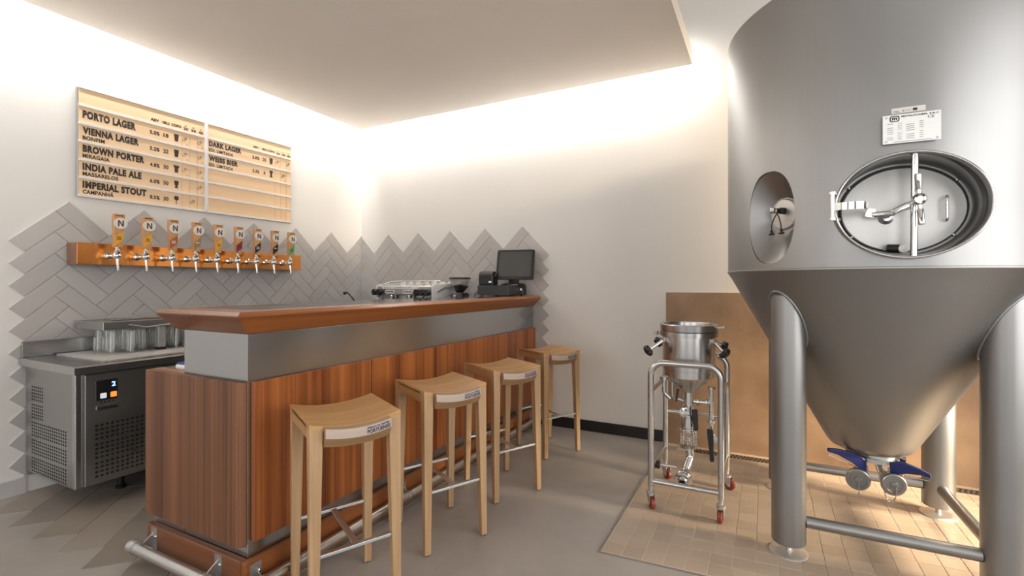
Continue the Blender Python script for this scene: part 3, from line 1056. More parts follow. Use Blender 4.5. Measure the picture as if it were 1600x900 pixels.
# ------------------------------------------------------------------ beer menu board
mn = thing('menu_board', 'pale plywood beer menu board of two columns on the white wall', 'menu board', (0.02, -1.71, 1.93))
BY0, BYM, BY1 = -2.505, -1.699, -0.919
BZ0, BZ1 = 1.928, 2.668
RH = (BZ1 - BZ0) / 6
MB().box((0.0005, BY0 + 0.004, BZ0 + 0.004), (0.012, BY1 - 0.004, BZ1 - 0.004)).build('backing_board', M['charcoal'], mn)
for z in (BZ0, BZ1):
    MB().box((0.0005, BY0 - 0.004, z - 0.008), (0.036, BY1 + 0.004, z + 0.008)).build('rail', M['offwhite'], mn, bevel=0.001)
for k in range(1, 6):
    z = BZ0 + RH * k
    for a, b in ((BY0, BYM - 0.014), (BYM + 0.014, BY1)):
        MB().box((0.0125, a, z - 0.0085), (0.034, b, z + 0.0085)).build('rail', M['offwhite'], mn, bevel=0.001)
MB().box((0.0125, BYM - 0.013, BZ0 + 0.0085), (0.037, BYM + 0.013, BZ1 - 0.0085)).build('divider', M['offwhite'], mn, bevel=0.001)
MB().box((0.0005, BY0 - 0.006, BZ0 - 0.008), (0.022, BY0 + 0.001, BZ1 + 0.008)).build('side_edge', M['steel'], mn)
MB().box((0.0005, BY1 - 0.001, BZ0 - 0.008), (0.022, BY1 + 0.006, BZ1 + 0.008)).build('side_edge', M['steel'], mn)

cols = [dict(n=-2.484, a=-2.063, i=-1.989, g=-1.917, d=(-1.878, -1.821, -1.765, BYM - 0.014), lo=BY0 + 0.002),
        dict(n=-1.676, a=-1.272, i=-1.191, g=-1.125, d=(-1.085, -1.025, -0.970, BY1 - 0.002), lo=BYM + 0.014)]
rows = [[('PORTO LAGER', None, '5.0%', '18', 'pint', ('1,50', '', '2,70'), 0.301),
         ('VIENNA LAGER', 'BONFIM', '5.2%', '22', 'pint', ('1,75', '', '3,20'), 0.319),
         ('BROWN PORTER', 'MIRAGAIA', '4.8%', '30', 'mug', ('1,75', '', '3,20'), 0.354),
         ('INDIA PALE ALE', 'MASSARELOS', '6.0%', '50', 'tulip', ('', '', '3,50'), 0.336),
         ('IMPERIAL STOUT', 'CAMPANHÃ', '8.5%', '30', 'stem', ('', '3,50', ''), 0.367)],
        [('DARK LAGER', 'EDI. LIMITADA', '5.0%', '20', 'pint', ('1,75', '', '3,50'), 0.270),
         ('WEISS BIER', 'EDI. LIMITADA', '5.3%', '8', 'weiss', ('', '3,20', ''), 0.240),
         None, None, None]]
subw = {'BONFIM': 0.119, 'MIRAGAIA': 0.147, 'MASSARELOS': 0.196, 'CAMPANHÃ': 0.17, 'EDI. LIMITADA': 0.20}
icons = {'pint': [(-.011, 0), (.011, 0), (.017, .056), (-.017, .056)],
         'mug': [(-.012, 0), (.012, 0), (.013, .036), (.019, .040), (.019, .056), (-.019, .056), (-.019, .040), (-.013, .036)],
         'tulip': [(-.012, 0), (.012, 0), (.007, .018), (.013, .026), (.013, .036), (.017, .044), (.013, .058), (-.013, .058), (-.017, .044), (-.013, .036), (-.013, .026), (-.007, .018)],
         'stem': [(-.011, 0), (.011, 0), (.002, .003), (.002, .024), (.015, .034), (.016, .046), (.012, .060), (-.012, .060), (-.016, .046), (-.015, .034), (-.002, .024), (-.002, .003)],
         'weiss': [(-.014, 0), (.014, 0), (.012, .008), (.008, .016), (.009, .030), (.016, .046), (.015, .062), (-.015, .062), (-.016, .046), (-.009, .030), (-.008, .016), (-.012, .008)]}
XB = 0.0275
fw = on_left(XB + 0.0002)
for ci, c in enumerate(cols):
    # header plank
    zt_ = BZ1 - RH
    hp = MB().box((0.0125, c['lo'], zt_ + 0.009), (XB, c['d'][3], BZ1 - 0.009)).build('header_plank', M['birch'], mn)
    def head(*a):
        mb = MB()
        add_text(mb, *a)
        mb.build('lettering', M['ink'], hp)
    hh = 0.021 if ci == 0 else 0.018
    zb = zt_ + 0.022
    head('ABV', fw, c['a'], zb, hh, 0.055, 0.001, 0.035, 'C')
    head('IBU', fw, c['i'], zb, hh, 0.046, 0.001, 0.035, 'C')
    head('COPO', fw, c['g'], zb, hh, 0.068, 0.001, 0.035, 'C')
    for k, s_ in enumerate(('20', '30', '40')):
        m_ = (c['d'][k] + c['d'][k + 1]) / 2
        head(s_, fw, m_, zb - 0.006, hh, 0.034, 0.001, 0.035, 'C')
        head('CL', fw, m_, zb + hh + 0.004, 0.008, 0.016, 0.001, 0.0, 'C')
    for ri, row in enumerate(rows[ci]):
        z1 = BZ1 - RH * (ri + 1) - 0.009
        z0 = BZ1 - RH * (ri + 2) + 0.009
        nb = MB().box((0.0125, c['lo'], z0), (XB, c['d'][0] - 0.001, z1)).build('name_board', M['birch'], mn)
        for k in range(3):
            pt = MB().box((0.0125, c['d'][k] + 0.001, z0), (XB - 0.0015 - 0.001 * (k == 1), c['d'][k + 1] - 0.001, z1)).build('price_tile', M['birch'], mn)
            if row and row[5][k]:
                mb = MB()
                m_ = (c['d'][k] + c['d'][k + 1]) / 2
                add_text(mb, row[5][k], on_left(XB - 0.0013), m_ - 0.017, (z0 + z1) / 2 - 0.016, 0.020, 0.038, 0.001, 0.0, 'L', rot=math.radians(38))
                add_text(mb, '€', on_left(XB - 0.0013), m_ + 0.010, z0 + 0.012, 0.009, None, 0.001, 0.0, 'C')
                mb.build('lettering', M['ink'], pt)
        if not row:
            continue
        def ink(*a):
            mb = MB()
            add_text(mb, *a)
            mb.build('lettering', M['ink'], nb)
        big = 0.050 if ci == 0 else 0.044
        if row[1]:
            ink(row[0], fw, c['n'], z1 - big - 0.010, big, row[6], 0.001, 0.06)
            ink(row[1], fw, c['n'], z0 + 0.007, 0.027, subw[row[1]], 0.001, 0.03)
        else:
            ink(row[0], fw, c['n'], z0 + 0.030, big + 0.004, row[6], 0.001, 0.06)
        zz = (z0 + z1) / 2 - 0.018
        ink(row[2], fw, c['a'], zz, 0.028, 0.064, 0.001, 0.035, 'C')
        ink(row[3], fw, c['i'], zz, 0.030, 0.034 if len(row[3]) > 1 else 0.016, 0.001, 0.03, 'C')
        mb = MB()
        mb.prism([(c['g'] + u, (z0 + z1) / 2 - 0.030 + v) for u, v in icons[row[4]]], fw, 0, 0.001)
        mb.build('glass_symbol', M['ink'], nb)

# ------------------------------------------------------------------ back bar, coffee machine, cups, grinder
bb = thing('back_bar_cabinet', 'steel back bar cabinet behind the counter carrying the coffee machine', 'cabinet', (0.95, -0.33, 0))
MB().box((0.10, -0.60, 0.10), (1.69, -0.012, 0.865)).build('carcass', M['steel_fridge'], bb, bevel=0.004)
MB().box((0.10, -0.63, 0.866), (1.695, -0.011, 0.905)).build('worktop', M['steel_top'], bb, bevel=0.004)
MB().box((0.14, -0.56, 0.0032), (1.65, -0.05, 0.0995)).build('kick_board', M['charcoal'], bb)
for k in range(3):
    d = MB().box((0.12 + 0.525 * k, -0.618, 0.12), (0.635 + 0.525 * k, -0.601, 0.85)).build('door', M['steel_fridge'], bb, bevel=0.003)
    MB().bar((0.20 + 0.525 * k, -0.635, 0.80), (0.56 + 0.525 * k, -0.635, 0.80), 0.012, 0.012).build('handle', M['chrome'], d)

cm = thing('coffee_machine', 'grey and white two-group espresso machine behind the bar top', 'coffee machine', (1.12, -0.36, 0.905))
CX0, CX1, CYF, CYB = 0.760, 1.462, -0.52, -0.10
MB().box((CX0 + 0.03, -0.46, 0.93), (CX1 - 0.03, CYB, 1.29)).build('body', M['steel'], cm, bevel=0.006)
MB().box((CX0 + 0.02, CYF - 0.06, 0.935), (CX1 - 0.02, -0.461, 0.975)).build('drip_tray', M['steel_top'], cm, bevel=0.004)
pts = [(-0.525, 1.222), (-0.525, 1.294), (-0.515, 1.306), (-0.461, 1.306), (-0.461, 1.215), (-0.50, 1.215)]
fpn = MB().prism(pts, lambda u, v, w: (w, u, v), CX0 + 0.012, CX1 - 0.012).build('front_panel', M['steel'], cm)
ff = lambda u, v, w: (u, -0.5255 - w, v)
nmp = MB().prism(rrect(0.455, 0.026, 0.010, 5, CX0 + 0.305, 1.288), ff, 0, 0.003).build('name_plate', M['white'], fpn)
mb = MB()
add_text(mb, 'espresso', lambda u, v, w: (u, -0.5288 - w, v), CX0 + 0.095, 1.283, 0.009, 0.09, 0.0006, 0.01)
add_text(mb, 'macchine da caffe', lambda u, v, w: (u, -0.5288 - w, v), CX0 + 0.25, 1.283, 0.009, 0.19, 0.0006, 0.01)
mb.build('lettering', M['grey_ink'], nmp)
for x in (CX0 + 0.178, CX0 + 0.400):
    pd = MB().prism(rrect(0.120, 0.034, 0.014, 5, x, 1.247), ff, 0, 0.004).build('button_pad', M['white'], fpn)
    mb = MB()
    for k in range(5):
        mb.lathe([(0.007, 0), (0.007, 0.002)], (x - 0.040 + 0.020 * k, -0.5297, 1.247), (0, -1, 0), 10)
    mb.build('button', M['black'], pd)
def knob(x, z):
    k = MB()
    seg = 24
    rings = []
    for d, r in ((0, 0.020), (0.012, 0.030), (0.042, 0.032), (0.050, 0.026)):
        rings.append([(x + r * (1 + 0.06 * math.cos(6 * 2 * PI * i / seg)) * math.cos(2 * PI * i / seg), -0.527 - d, z + r * (1 + 0.06 * math.cos(6 * 2 * PI * i / seg)) * math.sin(2 * PI * i / seg)) for i in range(seg)])
    k.loft(rings)
    k.build('steam_knob', M['black'], cm, smooth=50)
for x in (CX0 + 0.010, CX0 + 0.068, CX0 + 0.535, CX0 + 0.595, CX0 + 0.652):
    knob(x, 1.243)
for x in (CX0 + 0.19, CX0 + 0.41):
    mb = MB()
    mb.lathe([(0.036, 0), (0.036, 0.05), (0.030, 0.06)], (x, -0.505, 1.214), (0, 0, -1), 24)
    mb.build('group_head', M['chrome'], cm, smooth=40)
    mb = MB()
    mb.lathe([(0.033, 0), (0.036, 0.006), (0.034, 0.03), (0.020, 0.04)], (x, -0.505, 1.152), (0, 0, -1), 24)
    mb.tube([(x, -0.54, 1.135), (x, -0.60, 1.13), (x, -0.66, 1.115)], 0.012, 10)
    mb.build('portafilter', M['black'], cm, smooth=40)
for x in (CX0 + 0.055, CX0 + 0.60):
    MB().tube([(x, -0.50, 1.22), (x, -0.56, 1.19), (x, -0.575, 1.10), (x, -0.575, 1.02)], 0.006, 8).build('steam_wand', M['chrome'], cm, smooth=50)
for xa, xb2 in ((CX0, CX0 + 0.016), (CX1 - 0.016, CX1)):
    side = MB().loft([[(x, y, z) for y, z in ((-0.535, 1.205), (-0.535, 1.300), (-0.50, 1.318), (-0.30, 1.322), (-0.09, 1.345), (-0.09, 1.02), (-0.30, 0.99))] for x in (xa, xb2)]).build('side_panel', M['white'], cm, bevel=0.004)
MB().tube([(CX1 + 0.002, -0.47, 1.245), (CX1 + 0.003, -0.36, 1.285), (CX1 + 0.003, -0.13, 1.300)], 0.008, 10).build('side_trim', M['chrome'], cm, smooth=50)
MB().tube(round_path([(CX0 + 0.03, -0.50, 1.306), (CX0 + 0.06, -0.40, 1.345), (CX0 + 0.16, -0.35, 1.352), (CX1 - 0.05, -0.35, 1.352)], 0.03), 0.0055, 8).build('cup_rail', M['chrome'], cm, smooth=50)
for x in (CX0 + 0.08, CX1 - 0.08):
    for y in (-0.42, -0.16):
        MB().cyl((x, y, 0.905), (x, y, 0.931), 0.022, seg=16).build('foot', M['black'], cm)

def make_cup():
    c = MB()
    c.lathe([(0.040, 0), (0.041, 0.002), (0.038, 0.020), (0.030, 0.040), (0.021, 0.050), (0.021, 0.055), (0.016, 0.055), (0.016, 0.051), (0.002, 0.050)], (0, 0, 0), (0, 0, 1), 22, cap0=False)
    c.loft([[(0.040 * math.cos(2 * PI * i / 22), 0.040 * math.sin(2 * PI * i / 22), 0) for i in range(22)],
            [(0.036 * math.cos(2 * PI * i / 22), 0.036 * math.sin(2 * PI * i / 22), 0.018) for i in range(22)],
            [(0.024 * math.cos(2 * PI * i / 22), 0.024 * math.sin(2 * PI * i / 22), 0.045) for i in range(22)]], False, True)
    c.tube(round_path([(0.035, 0, 0.012), (0.058, 0, 0.014), (0.055, 0, 0.036), (0.030, 0, 0.038)], 0.010, 4), 0.0042, 8)
    return c.build('coffee_cup', M['porcelain'], smooth=45)
cup = make_cup()
n = 0
for j in range(2):
    for i in range(6):
        o = cup if n == 0 else cup.copy()
        if n:
            C.objects.link(o)
        o.location = (CX0 + 0.13 + 0.100 * i, -0.285 + 0.115 * j, 1.2905)
        o.rotation_euler = (0, 0, 0.7 + i * 1.3 + j)
        tag(o, ['white coffee cup turned over in the front row on the espresso machine', 'white coffee cup turned over in the back row on the espresso machine'][j], 'cup', ['front row cups on the coffee machine', 'back row cups on the coffee machine'][j])
        n += 1

gr = thing('coffee_grinder', 'coffee grinder with a clear bean hopper between espresso machine and printer', 'coffee grinder', (1.60, -0.30, 0.905))
gx, gy = 1.600, -0.30
MB().loft([[(gx + u, gy + v, z) for u, v in rrect(w, d, 0.03, 5)] for z, w, d in ((0.905, 0.17, 0.24), (0.93, 0.16, 0.23), (1.19, 0.14, 0.18), (1.235, 0.12, 0.14))]).build('body', M['charcoal'], gr, smooth=40)
mb = MB()
seg = 32
ring = lambda r, z: [(gx + r * math.cos(2 * PI * i / seg), gy + r * math.sin(2 * PI * i / seg), z) for i in range(seg)]
mb.loft([ring(r, z) for r, z in ((0.036, 1.236), (0.046, 1.250), (0.088, 1.295), (0.094, 1.366), (0.0915, 1.366), (0.0855, 1.297), (0.044, 1.253), (0.034, 1.238))], False, False)
mb.build('hopper', M['hopper'], gr, smooth=40)
MB().lathe([(0.03, 1.240), (0.042, 1.254), (0.083, 1.297), (0.06, 1.304), (0.01, 1.318)], (gx, gy, 0), (0, 0, 1), 28).build('beans', M['beans'], gr, smooth=50)
MB().lathe([(0.100, 1.3665), (0.103, 1.370), (0.103, 1.380), (0.094, 1.386), (0.02, 1.387)], (gx, gy, 0), (0, 0, 1), 32).build('lid', M['black'], gr, smooth=40)
MB().lathe([(0.014, 0), (0.014, 0.02), (0.010, 0.026)], (gx + 0.010, gy - 0.082, 1.21), (0, -1, 0), 16).build('adjuster', M['chrome'], gr, smooth=40)
MB().tube([(gx, gy - 0.07, 1.10), (gx, gy - 0.15, 1.09), (gx, gy - 0.17, 1.085)], 0.02, 12).build('spout', M['black'], gr, smooth=40)
MB().tube([(gx - 0.06, gy - 0.06, 0.98), (gx - 0.08, gy - 0.09, 1.04), (gx - 0.09, gy - 0.12, 1.08)], 0.006, 8).build('dosing_lever', M['black'], gr, smooth=40)

# beverage spray tap beyond the counter
fa = thing('spray_faucet', 'thin black spray faucet bending over behind the bar top', 'faucet', (0.30, -0.36, 0.905))
MB().lathe([(0.028, 0), (0.028, 0.008), (0.014, 0.012), (0.012, 0.05)], (0.30, -0.36, 0.905), (0, 0, 1), 18).build('base', M['black'], fa, smooth=40)
MB().tube([(0.30, -0.36, 0.94), (0.30, -0.36, 1.09), (0.265, -0.36, 1.16), (0.205, -0.36, 1.21), (0.165, -0.36, 1.232), (0.140, -0.36, 1.224)], 0.0085, 10).build('neck', M['black'], fa, smooth=50)
MB().ball((0.138, -0.36, 1.222), 0.019).build('spray_head', M['black'], fa, smooth=60)

# ------------------------------------------------------------------ till on the bar top
cdw = thing('cash_drawer', 'black cash drawer on the far end of the bar top under the screen', 'cash drawer', (2.03, -0.22, 1.212))
DX0, DX1, DY0, DY1 = 1.828, 2.170, -0.345, -0.030
MB().box((DX0, DY0, 1.2185), (DX1, DY1, 1.309)).build('case', M['charcoal'], cdw, bevel=0.004)
dfr = MB().box((DX1 + 0.0005, DY0 + 0.006, 1.222), (DX1 + 0.008, DY1 - 0.006, 1.300)).build('drawer_front', M['charcoal'], cdw, bevel=0.002)
lk = MB().cyl((DX1 + 0.0085, -0.16, 1.272), (DX1 + 0.016, -0.16, 1.272), 0.011, seg=18).build('lock', M['chrome'], dfr, smooth=40)
MB().box((DX1 + 0.0165, -0.162, 1.262), (DX1 + 0.034, -0.158, 1.281)).build('key', M['chrome'], dfr)
MB().tube([(DX1 + 0.026, -0.16, 1.262), (DX1 + 0.030, -0.155, 1.245), (DX1 + 0.026, -0.15, 1.222)], 0.004, 8).build('key_tag', M['chrome'], dfr, smooth=50)
for x in (DX0 + 0.03, DX1 - 0.03):
    for y in (DY0 + 0.03, DY1 - 0.03):
        MB().cyl((x, y, 1.2108), (x, y, 1.2190), 0.012, seg=12).build('foot', M['black'], cdw)
MB().tube([(DX0 - 0.001, -0.28, 1.262), (DX0 - 0.03, -0.29, 1.256), (DX0 - 0.05, -0.30, 1.235), (DX0 - 0.046, -0.33, 1.2175), (DX0 - 0.02, -0.352, 1.2165)], 0.0035, 8).build('cable', M['black'], cdw, smooth=50)

po = thing('till_monitor', 'dark square till monitor tilted on a stand above the cash drawer', 'monitor', (2.10, -0.16, 1.3095))
mc = Vector((2.138, -0.180, 1.500))
mrot = Matrix.Rotation(math.radians(10), 3, 'Z') @ Matrix.Rotation(math.radians(-12), 3, 'X')
fmon = lambda u, v, w: mc + mrot @ Vector((u, -w, v))
MB().loft([[fmon(u, v, w) for u, v in rrect(a, b, 0.014, 5)] for w, a, b in ((-0.035, 0.30, 0.22), (-0.012, 0.362, 0.282), (0.006, 0.366, 0.286), (0.010, 0.358, 0.278))]).build('bezel', M['black'], po, smooth=30)
MB().prism(rrect(0.312, 0.234, 0.003, 3, 0, 0.005), fmon, 0.0102, 0.0110).build('screen', M['screen'], po)
MB().loft([[(2.10 + u, -0.15 + v, z) for u, v in rrect(w, d, 0.02, 4)] for z, w, d in ((1.3095, 0.20, 0.17), (1.322, 0.18, 0.15), (1.332, 0.10, 0.09))]).build('base', M['black'], po, smooth=40)
MB().loft([[(2.105 + u, y + v, z) for u, v in rrect(0.09, 0.05, 0.01, 4)] for z, y in ((1.332, -0.15), (1.40, -0.155), (1.45, -0.165))]).build('stand', M['black'], po, smooth=40)

pr = thing('receipt_printer', 'rounded black receipt printer on the cash drawer beside the monitor', 'printer', (1.91, -0.24, 1.3095))
pts = [(-0.335, 1.3105), (-0.335, 1.405), (-0.325, 1.428), (-0.300, 1.440), (-0.25, 1.438), (-0.235, 1.425), (-0.235, 1.3105)]
MB().prism(pts, lambda u, v, w: (w, u, v), 1.832, 1.985).build('housing', M['black'], pr, bevel=0.010, segs=3)
MB().box((1.862, -0.3385, 1.375), (1.962, -0.3352, 1.3785)).build('paper_slot', M['hole'], pr)
MB().box((1.945, -0.3375, 1.335), (1.972, -0.3352, 1.349)).build('indicator', M['white_lit'], pr)
MB().prism([(-0.30, 1.395), (-0.27, 1.432), (-0.255, 1.432), (-0.285, 1.395)], lambda u, v, w: (1.9835 + w, u, v), 0.0, 0.0045).build('paper_latch', M['chrome'], pr)

# ------------------------------------------------------------------ fermentation tank
TC = Vector((4.720, -0.969, 0))
TR = 0.700
tank = thing('fermentation_tank', 'huge brushed steel fermentation tank with a conical bottom on four legs', 'tank', (TC.x, TC.y, 0))
RB, ZB, ZS, ZT = 0.200, 0.492, 1.392, 2.684
def cone_z(r):
    return ZB + (r - RB) * (ZS - ZB) / (TR - RB)
prof = [(0.05, 0.442), (0.10, 0.445), (0.150, 0.454), (0.182, 0.470), (RB, ZB)]
for k in range(1, 24):
    f = k / 24
    prof.append((RB + (TR - RB) * f, ZB + (ZS - ZB) * f))
prof += [(TR + 0.003, ZS - 0.002), (TR + 0.003, ZS + 0.004), (TR, ZS + 0.006)]
nz = 72
for k in range(1, nz + 1):
    prof.append((TR, ZS + 0.006 + (ZT - ZS - 0.006) * k / nz))
prof += [(TR - 0.012, ZT + 0.012), (TR - 0.05, ZT + 0.03), (0.45, ZT + 0.10), (0.25, ZT + 0.14)]
body = MB().lathe(prof, (TC.x, TC.y, 0), (0, 0, 1), 220).build('vessel', M['tank'], tank)

def frame_at(phi):
    p = math.radians(phi)
    n_ = Vector((math.sin(p), -math.cos(p), 0))
    t_ = Vector((math.cos(p), math.sin(p), 0))
    return lambda s, z, d: TC + n_ * d + t_ * s + Vector((0, 0, z))
MW = frame_at(0.8)
OV = frame_at(-44.0)
MZ = 1.640
cut1 = MB().loft([[MW(u, MZ + v, d) for u, v in ellipse(a, b, 96)] for d, a, b in ((0.585, 0.232, 0.191), (0.80, 0.249, 0.207))]).build('cut', M['tank'], tank)
def stadium(w, h, n=96):
    """tall oval: half circles joined by nearly straight sides"""
    out = []
    for i in range(n):
        a = 2 * PI * i / n
        ca, sa = math.cos(a), math.sin(a)
        e = 2.5
        out.append((w * math.copysign(abs(ca) ** (2 / e), ca), h * math.copysign(abs(sa) ** (2 / 2.1), sa)))
    return out
oz = 1.645
cut2 = MB().loft([[OV(0.01 + u, 1.660 + v, 0.612) for u, v in stadium(0.078, 0.085)],
                  [OV(0.002 + u, 1.652 + v, 0.645) for u, v in stadium(0.098, 0.145)],
                  [OV(u, oz + v, 0.686) for u, v in stadium(0.134, 0.219)],
                  [OV(u, oz + v, 0.78) for u, v in stadium(0.142, 0.232)]]).build('cut', M['tank'], tank)
for c_ in (cut1, cut2):
    md = body.modifiers.new('opening', 'BOOLEAN')
    md.object = c_
    md.operation = 'DIFFERENCE'
    md.solver = 'EXACT'
dg = bpy.context.evaluated_depsgraph_get()
dg.update()
me = bpy.data.meshes.new_from_object(body.evaluated_get(dg))
body.modifiers.clear()
body.data = me
for c_ in (cut1, cut2):
    bpy.data.objects.remove(c_)
me.polygons.foreach_set('use_smooth', [True] * len(me.polygons))
me.set_sharp_from_angle(angle=math.radians(28))
MB().lathe([(0.255, ZT + 0.135), (0.255, ZT + 0.20), (0.23, ZT + 0.24), (0.10, ZT + 0.29), (0.04, ZT + 0.30)], (TC.x, TC.y, 0), (0, 0, 1), 64).build('top_dome', M['tank'], tank, smooth=35)

# legs with adjustable feet and tube braces
LEGS = {'a': (4.322, -1.369), 'b': (4.317, -0.575), 'c': (5.111, -0.572), 'd': (5.122, -1.362)}
for k, (lx, ly) in LEGS.items():
    LR = 0.077
    lg = MB().lathe([(LR - 0.004, 0.058), (LR, 0.062), (LR, 1.27)], (lx, ly, 0), (0, 0, 1), 48).build('leg', M['tank'], tank, smooth=40)
    fb = MB()
    fb.lathe([(0.086, 0.0037), (0.086, 0.008), (0.075, 0.012), (0.02, 0.016)], (lx, ly, 0), (0, 0, 1), 40)
    fb.build('foot_disc', M['disc'], lg, smooth=30)
    MB().cyl((lx, ly, 0.014), (lx, ly, 0.060), 0.013, seg=16).build('foot_stem', M['steel'], lg, smooth=40)
    pts = []
    for i in range(64):
        a = 2 * PI * i / 64
        x, y = lx + 0.080 * math.cos(a), ly + 0.080 * math.sin(a)
        r = math.hypot(x - TC.x, y - TC.y)
        pts.append((x, y, cone_z(r) - 0.002))
    MB().tube(pts, 0.007, 8, closed=True).build('weld_bead', M['tank'], lg, smooth=60)
for p, q in (('a', 'd'), ('b', 'c'), ('c', 'd')):
    P0, P1 = Vector(LEGS[p] + (0.167,)), Vector(LEGS[q] + (0.167,))
    t_ = (P1 - P0).normalized()
    MB().cyl(P0 + t_ * 0.076, P1 - t_ * 0.076, 0.0275, seg=28).build('brace', M['tank'], tank, smooth=40)

# manway: neck, door, bar, hand wheel, hinge
mb = MB()
rg = lambda a, b, d: [MW(u, MZ + v, d) for u, v in ellipse(a, b, 96)]
mb.loft([rg(0.2475, 0.2055, 0.690), rg(0.2475, 0.2055, 0.722), rg(0.2535, 0.2115, 0.722), rg(0.2535, 0.2115, 0.640)], False, False)
neck = mb.build('manway_neck', M['tank'], tank, smooth=40)
MB().tube(rg(0.2505, 0.2085, 0.722), 0.0055, 10, closed=True).build('neck_rim', M['steel_top'], neck, smooth=60)
MB().loft([rg(0.222, 0.183, 0.5865), rg(0.222, 0.183, 0.592)]).build('gasket', M['black_matt'], neck)
mb = MB()
rgd = lambda a, b, d: [MW(u, MZ - 0.004 + v, d) for u, v in ellipse(a, b, 96)]
mb.loft([rgd(0.213, 0.175, 0.5925), rgd(0.214, 0.176, 0.600), rgd(0.210, 0.172, 0.604), rgd(0.15, 0.12, 0.610), rgd(0.08, 0.065, 0.613), rgd(0.01, 0.008, 0.614)])
door = mb.build('manway_door', M['steel'], tank, smooth=35)
mb = MB().tube(round_path([MW(0.140, 1.678, 0.608), MW(0.140, 1.678, 0.634), MW(0.140, 1.582, 0.634), MW(0.140, 1.582, 0.608)], 0.010, 5), 0.0055, 10)
mb.build('pull_handle', M['chrome'], door, smooth=50)
MB().lathe([(0.028, 0), (0.030, 0.004), (0.022, 0.012), (0.016, 0.02)], MW(-0.055, 1.606, 0.608), MW(0, 0, 1) - MW(0, 0, 0), 24).build('boss', M['chrome'], door, smooth=40)
for a in (0.62, 2.55, 3.8, 5.6):
    MB().ball(MW(0.222 * math.cos(a), MZ + 0.183 * math.sin(a), 0.598), 0.006).build('clip', M['chrome'], neck, smooth=60)
br = MB().cyl(MW(0.020, MZ + 0.2045, 0.705), MW(0.016, MZ - 0.2045, 0.705), 0.0125, seg=20).build('clamp_bar', M['chrome'], tank, smooth=40)
out = (MW(0, 0, 1) - MW(0, 0, 0))
hub = MB()
hub.lathe([(0.019, 0.0), (0.022, 0.004), (0.022, 0.034), (0.018, 0.040), (0.012, 0.041), (0.011, 0.036), (0.003, 0.036)], MW(0.024, 1.656, 0.718), out, 28)
hub.cyl(MW(0.020, 1.645, 0.612), MW(0.024, 1.656, 0.720), 0.013, seg=18)
hub = hub.build('clamp_hub', M['chrome'], tank, smooth=40)
for s1, z1 in ((0.020, 1.756), (0.032, 1.556), (-0.062, 1.608)):
    c0 = MW(0.024, 1.656, 0.738)
    c1 = MW(s1, z1, 0.742)
    d_ = (c1 - c0)
    mb = MB()
    mb.cyl(c0 + d_ * 0.15, c0 + d_ * 0.40, 0.0075, seg=14)
    mb.lathe([(0.009, 0), (0.0115, 0.003), (0.0115, d_.length * 0.62 - 0.004), (0.008, d_.length * 0.62)], c0 + d_ * 0.38, d_, 18)
    mb.build('clamp_arm', M['chrome'], hub, smooth=40)
mb = MB()
mb.cyl(MW(-0.262, 1.596, 0.735), MW(-0.262, 1.702, 0.735), 0.0085, seg=18)
for z in (1.596, 1.702):
    mb.lathe([(0.010, -0.006), (0.014, -0.006), (0.014, 0.006), (0.010, 0.006)], MW(-0.262, z, 0.735), (0, 0, 1), 18)
    mb.bar(MW(-0.258, z, 0.732), MW(-0.235, z, 0.705), 0.014, 0.012)
hg = mb.build('hinge', M['chrome'], tank, smooth=40)
pts = [(-0.262, 0.736), (-0.235, 0.756), (-0.20, 0.764), (-0.165, 0.758), (-0.142, 0.735), (-0.134, 0.700), (-0.134, 0.662)]
mb = MB()
rings = []
for s_, d in pts:
    rings.append([MW(s_, 1.630, d), MW(s_, 1.660, d), MW(s_ + 0.005, 1.660, d - 0.007), MW(s_ + 0.005, 1.630, d - 0.007)])
mb.loft(rings)
mb.build('hinge_strap', M['chrome'], hg, smooth=40)
mb = MB()
mb.bar(MW(-0.135, 1.625, 0.668), MW(-0.105, 1.618, 0.668), 0.012, 0.034)
mb.cyl(MW(-0.115, 1.613, 0.668), MW(-0.040, 1.616, 0.668), 0.011, seg=18)
mb.cyl(MW(-0.045, 1.616, 0.668), MW(0.014, 1.650, 0.700), 0.010, seg=16)
mb.build('hinge_rod', M['chrome'], hg, smooth=40)
mb = MB()
mb.cyl(MW(-0.055, 1.474, 0.640), MW(-0.008, 1.470, 0.664), 0.017, seg=20)
mb.build('cap_shadow', M['black'], neck, smooth=40)  # black stub stands for the dark shadow beside the white cap
MB().lathe([(0.019, 0), (0.020, 0.004), (0.018, 0.014), (0.008, 0.019)], MW(-0.008, 1.470, 0.662), out, 22).build('white_cap', M['white'], neck, smooth=40)

